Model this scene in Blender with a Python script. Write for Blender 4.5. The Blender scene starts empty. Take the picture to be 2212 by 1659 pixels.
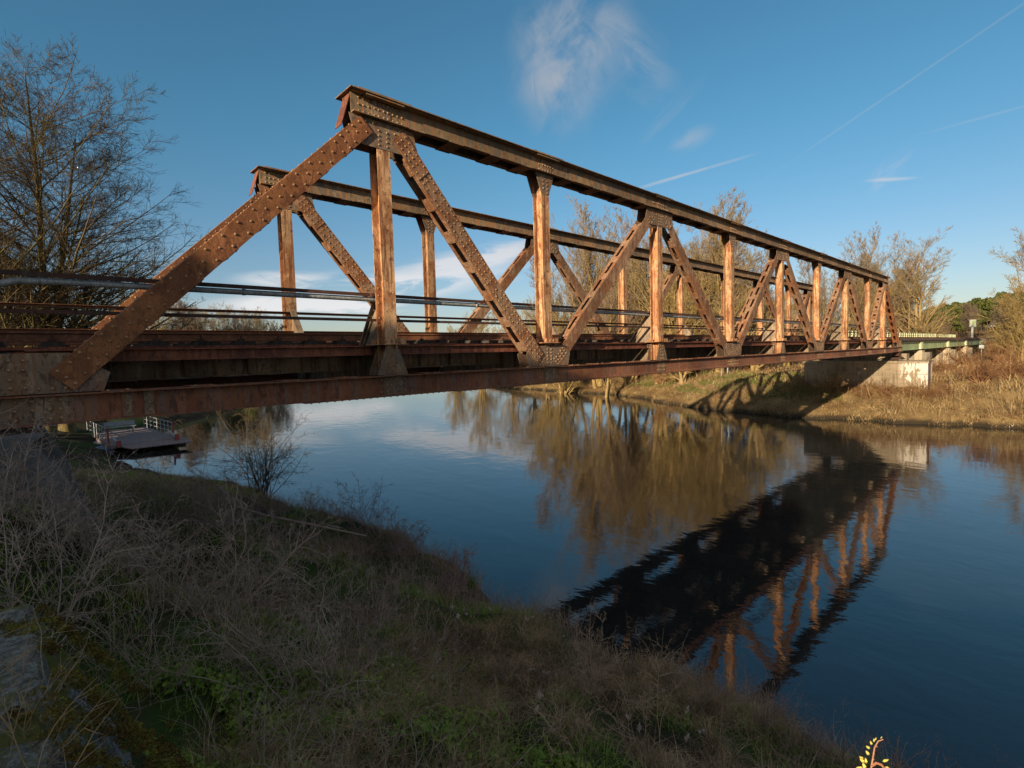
import bpy, math, random
import numpy as np
from mathutils import Vector, Matrix

# ------------------------------------------------------------------ camera, sky, sun, exposure
scn = bpy.context.scene
COL = scn.collection
cam_d = bpy.data.cameras.new('camera'); cam = bpy.data.objects.new('camera', cam_d); COL.objects.link(cam)
CAM = Vector((1.021, -8.237, 5.288))
R_ = Vector((0.72678171, -0.68626605, -0.02876193)); U_ = Vector((0.0611191, 0.02290606, 0.99786761)); F_ = Vector((0.68414385, 0.72698983, -0.05859167))
cam.matrix_world = Matrix(((R_.x, U_.x, -F_.x, CAM.x), (R_.y, U_.y, -F_.y, CAM.y), (R_.z, U_.z, -F_.z, CAM.z), (0, 0, 0, 1)))
cam_d.sensor_width = 36; cam_d.lens = 18.115; cam_d.clip_start = 0.1; cam_d.clip_end = 12000
scn.camera = cam
SUN = Vector((-0.53, -0.15, 0.150)).normalized()
EL = math.asin(SUN.z); AZ = math.atan2(SUN.x, SUN.y)
sl = bpy.data.lights.new('sun', 'SUN'); so = bpy.data.objects.new('sun', sl); COL.objects.link(so)
sl.energy = 5.0; sl.angle = math.radians(0.6); sl.color = (1.0, 0.80, 0.55)
so.rotation_euler = SUN.to_track_quat('Z', 'Y').to_euler()
scn.view_settings.view_transform = 'Standard'; scn.view_settings.look = 'None'
scn.view_settings.exposure = 0.75; scn.view_settings.gamma = 1.0; scn.view_settings.use_curve_mapping = False
scn.cycles.max_bounces = 6; scn.cycles.diffuse_bounces = 3; scn.cycles.glossy_bounces = 3

class NT:
    def __init__(s, t): s.t = t; s.n = t.nodes; s.l = t.links
    def inp(s, node, key, v):
        if v is None: return
        if isinstance(v, bpy.types.NodeSocket): s.l.new(v, node.inputs[key])
        else: node.inputs[key].default_value = v
    def math(s, op, a, b=None, c=None, clamp=False):
        n = s.n.new('ShaderNodeMath'); n.operation = op; n.use_clamp = clamp
        s.inp(n, 0, a); s.inp(n, 1, b); s.inp(n, 2, c); return n.outputs[0]
    def vmath(s, op, a, b=None, out=0):
        n = s.n.new('ShaderNodeVectorMath'); n.operation = op; s.inp(n, 0, a); s.inp(n, 1, b); return n.outputs[out]
    def mapr(s, v, a, b, c=0., d=1., smooth=True):
        n = s.n.new('ShaderNodeMapRange'); n.interpolation_type = 'SMOOTHSTEP' if smooth else 'LINEAR'
        s.inp(n, 0, v); s.inp(n, 1, a); s.inp(n, 2, b); s.inp(n, 3, c); s.inp(n, 4, d); return n.outputs[0]
    def noise(s, vec, scale=5., detail=4., rough=.55, dist=0., dim='3D'):
        n = s.n.new('ShaderNodeTexNoise'); n.noise_dimensions = dim; s.inp(n, 'Vector', vec)
        n.inputs['Scale'].default_value = scale; n.inputs['Detail'].default_value = detail
        n.inputs['Roughness'].default_value = rough; n.inputs['Distortion'].default_value = dist; return n.outputs[0]
    def mapping(s, vec, scale=(1, 1, 1), rot=(0, 0, 0), loc=(0, 0, 0)):
        n = s.n.new('ShaderNodeMapping'); s.inp(n, 0, vec); n.inputs['Scale'].default_value = scale
        n.inputs['Rotation'].default_value = rot; n.inputs['Location'].default_value = loc; return n.outputs[0]
    def mix(s, f, a, b):
        n = s.n.new('ShaderNodeMix'); n.data_type = 'RGBA'; s.inp(n, 0, f)
        for k, v in ((6, a), (7, b)):
            if isinstance(v, (tuple, list)): v = (*v[:3], 1)
            s.inp(n, k, v)
        return n.outputs[2]
    def ramp(s, f, stops):
        n = s.n.new('ShaderNodeValToRGB'); s.inp(n, 0, f); e = n.color_ramp.elements
        while len(e) < len(stops): e.new(.5)
        for i, (p, c) in enumerate(stops): e[i].position = p; e[i].color = (*c, 1)
        return n.outputs[0]

world = bpy.data.worlds.new('World'); scn.world = world; world.use_nodes = True
W = NT(world.node_tree); bg = W.n['Background']
sky = W.n.new('ShaderNodeTexSky'); sky.sky_type = 'NISHITA'; sky.sun_disc = False
sky.sun_elevation = EL; sky.sun_rotation = AZ; sky.altitude = 200; sky.air_density = 1.1; sky.dust_density = 0.6; sky.ozone_density = 2.2
dirv = W.n.new('ShaderNodeTexCoord').outputs['Generated']
def pix_dir(u, v):            # direction of a sky feature in the 2212 px wide photograph
    f = 2061.08 / 4096 * 2212
    return (F_ + R_ * ((u - 1106) / f) - U_ * ((v - 829.5) / f)).normalized()
def cloud(u, v, du, dv, ang, strength, nscale, stretch, lo, hi, seed, pw=1.0):
    """soft wisp centred on a sky direction, half sizes du, dv in degrees, turned by ang"""
    c = pix_dir(u, v); up = Vector((0, 0, 1)); a = c.cross(up).normalized(); b = a.cross(c).normalized()
    ca, sa = math.cos(math.radians(ang)), math.sin(math.radians(ang)); a, b = a * ca + b * sa, b * ca - a * sa
    dc = W.vmath('DOT_PRODUCT', dirv, tuple(c), 1); da = W.vmath('DOT_PRODUCT', dirv, tuple(a), 1); db = W.vmath('DOT_PRODUCT', dirv, tuple(b), 1)
    dcm = W.math('MAXIMUM', dc, .05); p = W.math('DIVIDE', da, dcm); q = W.math('DIVIDE', db, dcm)
    cm = W.n.new('ShaderNodeCombineXYZ'); W.inp(cm, 0, p); W.inp(cm, 1, q); cm.inputs[2].default_value = seed
    vec = W.mapping(cm.outputs[0], (stretch, 1, 1))
    n = W.noise(vec, nscale, 7, .6, .6); n2 = W.noise(vec, nscale * .3, 3, .5, .8)
    wob = W.math('MULTIPLY', W.math('SUBTRACT', n2, .5), 1.2)
    pp = W.math('DIVIDE', p, math.tan(math.radians(du))); qq = W.math('DIVIDE', q, math.tan(math.radians(dv)))
    r = W.math('SQRT', W.math('ADD', W.math('MULTIPLY', pp, pp), W.math('MULTIPLY', qq, qq)))
    r = W.math('ADD', r, wob)
    m = W.mapr(r, 1.05, .1)
    m = W.math('MULTIPLY', m, W.mapr(n, lo, hi)); m = W.math('MULTIPLY', m, W.mapr(dc, 0, .2))
    return W.math('MULTIPLY', m, strength)
cl = [cloud(1235, 100, 7.5, 6.5, 55, .58, 11, .6, .34, .60, 1.3), cloud(1340, 125, 7, 3.6, -35, .5, 16, .45, .36, .60, 2.1), cloud(1180, 60, 3.5, 5, -60, .45, 14, .5, .36, .6, 31.1),
      cloud(1200, 190, 4.5, 6, 0, .40, 10, .9, .4, .66, 9.2),
      cloud(880, 612, 17, 2.6, 7, 1.0, 30, .20, .38, .56, 3.7), cloud(640, 660, 11, 1.5, 0, .8, 36, .15, .40, .58, 4.4), cloud(800, 668, 12, 1.0, 3, .7, 40, .15, .40, .58, 41.4),
      cloud(1060, 552, 9, 1.6, 9, .9, 32, .2, .36, .56, 14.4), cloud(610, 603, 6, 1.1, 2, 1.0, 30, .2, .34, .54, 24.4),
      cloud(1490, 300, 2.8, 1.3, 20, .35, 24, .4, .38, .62, 5.9), cloud(1440, 250, 4.5, .8, 40, .22, 20, .3, .38, .62, 6.1),
      cloud(1480, 377, 6.2, .24, 9, .6, 50, .35, .2, .5, 7.3), cloud(1975, 168, 17, .15, 25.0, .26, 50, .3, .2, .55, 8.3),
      cloud(1925, 362, 2.6, .9, 45, .45, 30, .4, .36, .6, 9.9), cloud(1930, 387, 2.2, .2, -8, .5, 30, .4, .2, .5, 10.3),
      cloud(2130, 252, 6, .16, 2, .18, 30, .4, .2, .5, 11.3), cloud(1150, 180, .1, 1.6, 4, .3, 30, .4, .1, .4, 12.3)]
tot = cl[0]
for c_ in cl[1:]: tot = W.math('ADD', tot, c_)
tot = W.math('MINIMUM', tot, .85)
hz = W.n.new('ShaderNodeSeparateXYZ'); W.inp(hz, 0, dirv)
skyc = W.vmath('MULTIPLY', sky.outputs[0], W.mix(W.mapr(hz.outputs[2], .02, .42), (.90, .88, 1.0), (.58, 1.05, 1.12)))
cloudc = W.mix(W.mapr(hz.outputs[2], 0, .45), (8.2, 8.0, 8.0), (3.6, 3.9, 4.4))
# unseen bright cloud layer added behind the camera to brighten the shaded foreground
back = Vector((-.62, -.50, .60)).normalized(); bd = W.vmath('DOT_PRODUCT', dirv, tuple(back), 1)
fill_veil = W.math('MULTIPLY', W.mapr(bd, .20, .75), W.mapr(W.noise(dirv, 2.2, 5, .6, .5), .30, .62)); fill_veil = W.math('MULTIPLY', fill_veil, W.mapr(hz.outputs[2], 0., .12))
base = W.mix(W.math('MULTIPLY', fill_veil, .9), skyc, (5.0, 4.2, 3.8))
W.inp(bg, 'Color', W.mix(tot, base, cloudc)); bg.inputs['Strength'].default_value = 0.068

# ------------------------------------------------------------------ materials
def new_mat(name):
    m = bpy.data.materials.new(name); m.use_nodes = True; T = NT(m.node_tree)
    return m, T, T.n['Principled BSDF']
def pos(T): return T.n.new('ShaderNodeNewGeometry').outputs['Position']
def bump(T, b, h, strength, dist):
    n = T.n.new('ShaderNodeBump'); T.inp(n, 'Height', h); n.inputs['Strength'].default_value = strength
    n.inputs['Distance'].default_value = dist; T.l.new(n.outputs[0], b.inputs['Normal'])
def rust(name, a, b, c, d, streak=.5, sc=1.0, speck=.4, rough=.78):
    """a main, b second tone in big patches, c streaks, d dark speckles"""
    m, T, B = new_mat(name); p = pos(T)
    n1 = T.noise(p, 1.1 * sc, 7, .68, .6); col = T.mix(T.mapr(n1, .45, .55), a, b)
    n5 = T.noise(T.mapping(p, (1, 1, .5), (0, 0, 0), (3, 7, 1)), 5.5 * sc, 6, .7, .5); pale = tuple(min(.75, x * 1.45 + .02) for x in a); col = T.mix(T.math('MULTIPLY', T.mapr(n5, .54, .60), .6), col, pale)
    n2 = T.noise(T.mapping(p, (11, 11, .7)), 1.0 * sc, 5, .65, .3); col = T.mix(T.math('MULTIPLY', T.mapr(n2, .49, .60), streak), col, c)
    n3 = T.noise(T.mapping(p, (1, 1, .4), (0, 0, 0), (5, 2, 9)), 13 * sc, 7, .75, .9); col = T.mix(T.math('MULTIPLY', T.mapr(n3, .52, .60), speck), col, d)
    n6 = T.noise(p, .45, 3, .5); n4 = T.noise(p, 60, 3, .6); k = T.math('MULTIPLY', T.mapr(n4, .25, .75, .72, 1.25, False), T.mapr(n6, .36, .62, .78, 1.15)); col = T.vmath('SCALE', col, None)
    T.l.new(k, col.node.inputs['Scale'])
    T.inp(B, 'Base Color', col); B.inputs['Roughness'].default_value = rough; B.inputs['Specular IOR Level'].default_value = .3
    bump(T, B, T.math('ADD', n3, T.math('MULTIPLY', n4, .5)), .5, .008); return m
M = {}
M['endpost'] = rust('rust_endpost', (0.265, 0.107, 0.042), (0.171, 0.064, 0.027), (0.202, 0.087, 0.041), (0.078, 0.032, 0.018), .5, 1, .6)
M['post'] = rust('rust_post', (.48, .29, .155), (.36, .175, .08), (.17, .062, .028), (.12, .045, .022), .85, 1, .8)
M['diag'] = rust('rust_diagonal', (0.272, 0.167, 0.101), (0.225, 0.100, 0.047), (0.155, 0.062, 0.027), (0.078, 0.037, 0.023), .6, 1.2, .85)
M['top'] = rust('rust_top_chord', (0.232, 0.163, 0.092), (0.155, 0.123, 0.088), (0.344, 0.141, 0.048), (0.073, 0.048, 0.033), .8, .9, .6)
M['bottom'] = rust('rust_bottom_chord', (0.195, 0.073, 0.038), (0.235, 0.095, 0.043), (0.156, 0.124, 0.104), (0.059, 0.026, 0.020), .6, .8, .6)
M['gusset'] = rust('steel_gusset', (0.216, 0.144, 0.091), (0.160, 0.121, 0.091), (0.224, 0.094, 0.038), (0.072, 0.043, 0.028), .6, 1.6, .8)
M['beam'] = rust('rust_walk_beam', (0.168, 0.058, 0.034), (0.112, 0.040, 0.027), (0.264, 0.100, 0.047), (0.048, 0.021, 0.017), .7, 1, .6)
M['floor'] = rust('steel_floor_beam', (.21, .165, .12), (.27, .20, .13), (.15, .075, .04), (.06, .043, .034), .7, .8, .6)
M['rail'] = rust('rusty_rail', (.20, .085, .04), (.15, .06, .032), (.11, .045, .028), (.06, .026, .018), .3, 2, .3, .6)
M['dark'] = rust('dark_rail_steel', (.05, .032, .026), (.075, .034, .024), (.09, .04, .025), (.025, .017, .015), .4, 1, .5)
M['rivet'] = rust('rivet_heads', (0.306, 0.200, 0.104), (0.268, 0.143, 0.067), (0.204, 0.128, 0.075), (0.115, 0.071, 0.045), .3, 3, .4, .65)
M['zinc'] = rust('galvanised_pipe', (.33, .35, .35), (.26, .28, .28), (.2, .2, .19), (.08, .07, .06), .4, 2, .4, .4)
M['sleeper'] = rust('tarred_wood', (.035, .028, .023), (.055, .045, .038), (.02, .016, .013), (.10, .09, .08), .6, 3, .3, .9)
M['green'] = rust('green_paint', (.30, .37, .19), (.35, .42, .23), (.24, .30, .15), (.15, .17, .09), .5, 1, .3, .5)
M['greenlight'] = rust('pale_green_paint', (.56, .58, .38), (.48, .52, .32), (.36, .37, .22), (.2, .2, .12), .4, 2, .3, .5)

def concrete(name, a, b, dark, white=False, board=True):
    m, T, B = new_mat(name); p = pos(T)
    n1 = T.noise(p, .7, 6, .6, .5); col = T.mix(T.mapr(n1, .35, .65), a, b)
    n2 = T.noise(T.mapping(p, (5, 5, .5)), 1, 6, .65, .5); col = T.mix(T.math('MULTIPLY', T.mapr(n2, .48, .7), .8), col, dark)
    n3 = T.noise(T.mapping(p, (.8, .8, 9)), 1.6, 4, .6, .2); col = T.mix(T.math('MULTIPLY', T.mapr(n3, .5, .72), .5), col, dark)
    n4 = T.noise(p, 22, 5, .7); col = T.mix(T.math('MULTIPLY', T.mapr(n4, .5, .75), .35), col, dark)
    if white:                                  # lime and paint runs on the right-hand end of the river pier
        s = T.n.new('ShaderNodeSeparateXYZ'); T.inp(s, 0, p)
        e = T.mapr(s.outputs[1], .15, -.5); z = T.mapr(s.outputs[2], 3.85, 3.7)
        nn = T.noise(T.mapping(p, (1, 5, 1.1)), 1.5, 6, .6, .5)
        low = T.mapr(s.outputs[2], 2.2, 3.5, .62, .47, False); edge = T.mapr(s.outputs[1], -.9, -1.6, 0, .12)
        w = T.math('GREATER_THAN', T.math('ADD', nn, edge), low); w = T.math('MULTIPLY', T.math('MULTIPLY', w, e), z)
        col = T.mix(T.math('MULTIPLY', w, .85), col, (.62, .57, .51))
    T.inp(B, 'Base Color', col); B.inputs['Roughness'].default_value = .92; B.inputs['Specular IOR Level'].default_value = .2
    bump(T, B, T.math('ADD', n3, T.math('MULTIPLY', n4, .6)), .5, .02); return m
M['conc'] = concrete('old_concrete', (0.287, 0.229, 0.157), (0.226, 0.178, 0.123), (0.083, 0.062, 0.045), True)
M['concpale'] = concrete('pale_concrete', (.46, .39, .28), (.38, .31, .22), (.16, .125, .08))
M['concgrey'] = concrete('grey_concrete', (.26, .225, .17), (.20, .175, .14), (.10, .085, .065))
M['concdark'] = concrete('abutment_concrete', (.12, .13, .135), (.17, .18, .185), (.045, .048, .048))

def simple(name, col, rough=.7, var=.25, sc=6, met=0):
    m, T, B = new_mat(name); n = T.noise(pos(T), sc, 5, .6)
    c2 = tuple(x * (1 - var) for x in col); c3 = tuple(min(1, x * (1 + var)) for x in col)
    T.inp(B, 'Base Color', T.mix(T.mapr(n, .3, .7), c2, c3)); B.inputs['Roughness'].default_value = rough; B.inputs['Metallic'].default_value = met
    bump(T, B, n, .2, .01); return m
M['white'] = simple('white_paint', (.32, .34, .37), .5); M['red'] = simple('red_paint', (.24, .035, .03), .5); M['blue'] = simple('blue_hull', (.02, .07, .17), .45)
M['planks'] = simple('ferry_planks', (.20, .155, .15), .85, .4, 12); M['black'] = simple('black_fitting', (.02, .02, .02), .6)
M['metal'] = simple('grey_mast', (.25, .27, .27), .5); M['woodpole'] = simple('wooden_pole', (.13, .12, .10), .9, .4); M['signw'] = simple('sign_plate', (.3, .32, .32), .5)

def bark(name, a, b, c, k=.5):
    m, T, B = new_mat(name); p = pos(T)
    n1 = T.noise(p, .35, 4, .6); n2 = T.noise(T.mapping(p, (1, 1, .4)), 5, 5, .65)
    col = T.mix(T.mapr(n1, .35, .65), a, b); col = T.mix(T.math('MULTIPLY', T.mapr(n2, .42, .65), k), col, c)
    T.inp(B, 'Base Color', col); B.inputs['Roughness'].default_value = .95; B.inputs['Specular IOR Level'].default_value = .1
    return m
M['bark_lime'] = bark('bark_lime_tree', (.15, .11, .06), (.18, .145, .055), (.05, .036, .028), .7)
M['twig_lime'] = bark('twigs_lime_tree', (0.076, 0.049, 0.031), (0.092, 0.071, 0.029), (0.041, 0.025, 0.019), .5)
M['bark_pop'] = bark('bark_poplar', (.33, .23, .115), (.29, .215, .08), (.12, .08, .045), .5)
M['twig_pop'] = bark('twigs_poplar', (.28, .205, .125), (.27, .205, .09), (.16, .11, .08), .5)
M['twig_red'] = bark('twigs_purple', (.22, .165, .135), (.22, .165, .105), (.13, .09, .08), .5)
M['twig_yel'] = bark('twigs_willow', (.34, .245, .08), (.29, .215, .09), (.18, .12, .06), .5)
M['bark_dark'] = bark('bark_dark', (.09, .07, .045), (.12, .095, .05), (.04, .03, .02), .6)
M['thorn'] = bark('thorn_twigs', (0.409, 0.324, 0.271), (0.321, 0.265, 0.203), (0.175, 0.130, 0.098), .6)
M['thornp'] = bark('purple_thorn_twigs', (0.361, 0.248, 0.258), (0.318, 0.222, 0.190), (0.145, 0.098, 0.088), .6)
M['weed'] = bark('dry_weed', (0.443, 0.306, 0.187), (0.357, 0.273, 0.196), (0.188, 0.128, 0.090), .5)
def leaf(name, cols, nsc=1.5):
    m, T, B = new_mat(name); p = pos(T); n = T.noise(p, nsc, 4, .6); n2 = T.noise(p, nsc * 9, 3, .6)
    col = T.ramp(T.math('ADD', T.math('MULTIPLY', n, .7), T.math('MULTIPLY', n2, .3)), [(.32, cols[0]), (.5, cols[1]), (.66, cols[2])])
    T.inp(B, 'Base Color', col); B.inputs['Roughness'].default_value = .85; B.inputs['Specular IOR Level'].default_value = .15; return m
M['pine'] = leaf('pine_needles', [(.045, .055, .015), (.07, .085, .022), (.10, .105, .03)], .4)
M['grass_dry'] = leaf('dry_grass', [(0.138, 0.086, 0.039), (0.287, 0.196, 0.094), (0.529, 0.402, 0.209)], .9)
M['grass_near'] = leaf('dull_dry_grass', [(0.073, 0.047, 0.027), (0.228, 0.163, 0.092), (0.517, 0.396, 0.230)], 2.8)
M['grass_green'] = leaf('green_grass', [(0.099, 0.189, 0.030), (0.161, 0.254, 0.045), (0.259, 0.301, 0.067)], 2.)
M['grass_far'] = leaf('far_green_grass', [(.06, .10, .02), (.10, .14, .03), (.20, .17, .07)], 1.)
M['mosstuft'] = leaf('moss_tufts', [(.07, .035, .012), (.12, .085, .018), (.22, .22, .035)], 3.5)
M['leafpale'] = simple('fallen_leaf', (.40, .33, .29), .8, .4, 4)
M['brush_brown'] = leaf('brown_brush', [(.10, .055, .03), (.17, .095, .05), (.22, .14, .075)], .6)
M['reed'] = leaf('reed_stems', [(.26, .18, .09), (.36, .26, .14), (.46, .35, .2)], 1)
M['bramble'] = leaf('bramble_stems', [(.12, .055, .03), (.20, .105, .05), (.33, .20, .10)], .8)
M['redbrush'] = leaf('russet_leaves', [(.12, .04, .02), (.16, .055, .03), (.2, .08, .04)], .6)
M['rose'] = simple('rose_leaf', (.48, .42, .10), .5, .2, 30); M['rosestem'] = simple('rose_stem', (.30, .13, .07), .5, .2, 30)

# ground
def mat_ground():
    m, T, B = new_mat('ground_soil_and_grass'); p = pos(T)
    s = T.n.new('ShaderNodeSeparateXYZ'); T.inp(s, 0, p)
    n1 = T.noise(p, .35, 6, .62, .4); n2 = T.noise(p, 3.5, 6, .7); n3 = T.noise(p, 25, 5, .75)
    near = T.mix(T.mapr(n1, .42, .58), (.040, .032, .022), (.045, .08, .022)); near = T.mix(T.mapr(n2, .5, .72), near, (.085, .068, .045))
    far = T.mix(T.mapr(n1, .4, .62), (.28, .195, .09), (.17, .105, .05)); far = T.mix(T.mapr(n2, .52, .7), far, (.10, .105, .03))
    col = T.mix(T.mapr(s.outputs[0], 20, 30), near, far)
    col = T.mix(T.math('MULTIPLY', T.mapr(n3, .5, .72), .45), col, (.03, .022, .014))
    dist = T.vmath('LENGTH', p, None, 1); col = T.mix(T.mapr(dist, 600, 2200), col, (.06, .065, .045))
    mud = T.mapr(s.outputs[2], .42, .1); col = T.mix(mud, col, (.045, .036, .024))
    T.inp(B, 'Base Color', col); B.inputs['Roughness'].default_value = 1; B.inputs['Specular IOR Level'].default_value = .05
    bump(T, B, T.math('ADD', n2, T.math('MULTIPLY', n3, .4)), .7, .12); return m
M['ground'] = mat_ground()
def mat_water():
    m, T, B = new_mat('river_water'); p = pos(T)
    B.inputs['Base Color'].default_value = (.014, .017, .017, 1); B.inputs['Roughness'].default_value = .038; B.inputs['IOR'].default_value = 1.62
    w1 = T.noise(T.mapping(p, (1, .62, 1), (0, 0, .5)), 1.1, 3, .5, .4); w2 = T.noise(T.mapping(p, (1, .55, 1), (0, 0, .35)), 4.6, 3, .55, .3)
    w3 = T.noise(p, .16, 3, .55, 1.2); w4 = T.noise(T.mapping(p, (1, .6, 1), (0, 0, .6)), 15, 2, .5)
    amp = T.mapr(w3, .42, .62, .35, 1.0)
    h = T.math('ADD', T.math('MULTIPLY', w1, .5), T.math('MULTIPLY', T.math('MULTIPLY', w2, .16), amp)); h = T.math('ADD', h, T.math('MULTIPLY', T.math('MULTIPLY', w4, .028), amp))
    bump(T, B, h, 1.0, .016); return m
M['water'] = mat_water()
def mat_moss():
    m, T, B = new_mat('mossy_stone'); p = pos(T); g = T.n.new('ShaderNodeNewGeometry')
    n1 = T.noise(p, 3.2, 7, .7, .6); n2 = T.noise(p, 19, 8, .75, .2); n3 = T.noise(p, 80, 5, .8)
    col = T.mix(T.mapr(n2, .42, .62), (.14, .14, .12), (.42, .44, .40)); col = T.mix(T.mapr(n1, .47, .58), col, (.17, .17, .02))
    col = T.mix(T.mapr(n2, .60, .66), col, (.12, .07, .022)); col = T.mix(T.math('MULTIPLY', T.mapr(n3, .5, .7), .6), col, (.015, .014, .008))
    T.inp(B, 'Base Color', col); B.inputs['Roughness'].default_value = .95
    bump(T, B, T.math('ADD', n2, T.math('MULTIPLY', n3, .4)), 1., .05); return m
M['moss'] = mat_moss()
def mat_hill():
    m, T, B = new_mat('wooded_hills'); n = T.noise(pos(T), .012, 6, .7)
    T.inp(B, 'Base Color', T.mix(T.mapr(n, .35, .65), (.05, .052, .05), (.085, .075, .06))); B.inputs['Roughness'].default_value = 1; return m
M['hill'] = mat_hill()

# ------------------------------------------------------------------ helpers
def tag(o, label=None, cat=None, group=None, kind=None):
    if label: o['label'] = label
    if cat: o['category'] = cat
    if group: o['group'] = group
    if kind: o['kind'] = kind
    return o
def empty(name, loc=(0, 0, 0), rz=0.):
    o = bpy.data.objects.new(name, None); COL.objects.link(o); o.location = loc; o.rotation_euler = (0, 0, rz); o.empty_display_size = .2; return o
def mesh_np(name, V, F, mats, parent=None, fm=None, smooth=False):
    """V (n,3); F (m,k) all the same k, or a list of polygons"""
    me = bpy.data.meshes.new(name)
    if isinstance(F, np.ndarray):
        V = np.ascontiguousarray(V, np.float32); n, k = F.shape
        me.vertices.add(len(V)); me.vertices.foreach_set('co', V.ravel())
        me.loops.add(n * k); me.loops.foreach_set('vertex_index', np.ascontiguousarray(F, np.int32).ravel())
        me.polygons.add(n); me.polygons.foreach_set('loop_start', np.arange(0, n * k, k, dtype=np.int32))
        me.polygons.foreach_set('loop_total', np.full(n, k, np.int32))
        me.update(calc_edges=True)
    else:
        me.from_pydata([tuple(v) for v in V], [], F); me.update()
    for m in mats: me.materials.append(m)
    if fm is not None: me.polygons.foreach_set('material_index', np.array(fm, np.int32))
    if smooth: me.polygons.foreach_set('use_smooth', np.ones(len(me.polygons), bool))
    o = bpy.data.objects.new(name, me); COL.objects.link(o)
    if parent: o.parent = parent
    return o
RR = random.Random(4)
class MB:
    def __init__(s): s.v = []; s.f = []; s.m = []
    def add(s, V, F, mi=0):
        b = len(s.v); s.v += [tuple(map(float, v)) for v in V]; s.f += [[i + b for i in f] for f in F]; s.m += [mi] * len(F)
    def box(s, x0, x1, y0, y1, z0, z1, mi=0):
        s.add([(x0, y0, z0), (x1, y0, z0), (x1, y1, z0), (x0, y1, z0), (x0, y0, z1), (x1, y0, z1), (x1, y1, z1), (x0, y1, z1)],
              [(0, 3, 2, 1), (4, 5, 6, 7), (0, 1, 5, 4), (1, 2, 6, 5), (2, 3, 7, 6), (3, 0, 4, 7)], mi)
    def prism(s, pts, y0, y1, mi=0):                  # polygon in XZ, extruded in Y
        n = len(pts); V = [(x, y0, z) for x, z in pts] + [(x, y1, z) for x, z in pts]
        a = sum(pts[i][0] * pts[(i + 1) % n][1] - pts[(i + 1) % n][0] * pts[i][1] for i in range(n))
        F = [list(range(n)), list(range(2 * n - 1, n - 1, -1))] + [(i, i + n, (i + 1) % n + n, (i + 1) % n) for i in range(n)]
        if a < 0: F = [list(reversed(f)) for f in F]
        s.add(V, F, mi)
    def prism_x(s, pts, x0, x1, mi=0):                # polygon in YZ, extruded in X
        n = len(pts); V = [(x0, y, z) for y, z in pts] + [(x1, y, z) for y, z in pts]
        a = sum(pts[i][0] * pts[(i + 1) % n][1] - pts[(i + 1) % n][0] * pts[i][1] for i in range(n))
        F = [list(range(n)), list(range(2 * n - 1, n - 1, -1))] + [(i, i + n, (i + 1) % n + n, (i + 1) % n) for i in range(n)]
        if a > 0: F = [list(reversed(f)) for f in F]
        s.add(V, F, mi)
    def bar(s, A, B, w0, w1, y0, y1, mi=0):           # slanted bar in XZ between A and B; across from w0 to w1 (left normal)
        d = Vector((B[0] - A[0], B[1] - A[1])).normalized(); n = Vector((-d.y, d.x))
        s.prism([(A[0] + n.x * w0, A[1] + n.y * w0), (B[0] + n.x * w0, B[1] + n.y * w0), (B[0] + n.x * w1, B[1] + n.y * w1), (A[0] + n.x * w1, A[1] + n.y * w1)], y0, y1, mi)
    def rivet(s, c, n, r=.019, h=.017, mi=1, k=8):
        if RR.random() < .015: return
        j = RR.uniform(.82, 1.04); r *= j; h *= j * RR.uniform(.8, 1.05)
        n = Vector(n); a = n.orthogonal().normalized(); b = n.cross(a); c = Vector(c); V = []
        for rr, hh in ((1, 0), (.92, .5), (.55, .88)):
            for i in range(k):
                t = 2 * math.pi * i / k; V.append(c + a * (r * rr * math.cos(t)) + b * (r * rr * math.sin(t)) + n * (h * hh))
        V.append(c + n * h); F = []
        for j in range(2):
            for i in range(k): F.append((j * k + i, j * k + (i + 1) % k, (j + 1) * k + (i + 1) % k, (j + 1) * k + i))
        for i in range(k): F.append((2 * k + i, 2 * k + (i + 1) % k, 3 * k))
        s.add(V, F, mi)
    def tube(s, pts, r, k=8, mi=0, caps=True):
        P = [Vector(p) for p in pts]; n = len(P); R = r if isinstance(r, (list, tuple)) else [r] * n; V = []; a = None
        for i, p in enumerate(P):
            d = (P[min(i + 1, n - 1)] - P[max(i - 1, 0)]).normalized()
            a = d.orthogonal().normalized() if a is None else (a - d * a.dot(d)).normalized()
            b = d.cross(a)
            for j in range(k):
                t = 2 * math.pi * j / k; V.append(p + (a * math.cos(t) + b * math.sin(t)) * R[i])
        F = [(i * k + j, i * k + (j + 1) % k, (i + 1) * k + (j + 1) % k, (i + 1) * k + j) for i in range(n - 1) for j in range(k)]
        if caps: F += [list(range(k - 1, -1, -1)), [(n - 1) * k + j for j in range(k)]]
        s.add(V, F, mi)
    def build(s, name, mats, parent=None, smooth=False):
        if not isinstance(mats, (list, tuple)): mats = [mats]
        return mesh_np(name, s.v, s.f, mats, parent, s.m if len(mats) > 1 else None, smooth)
    def flip(s, W):                                   # mirror across the bridge's centre plane
        s.v = [(x, W - y, z) for x, y, z in s.v]; s.f = [list(reversed(f)) for f in s.f]; return s

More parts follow.
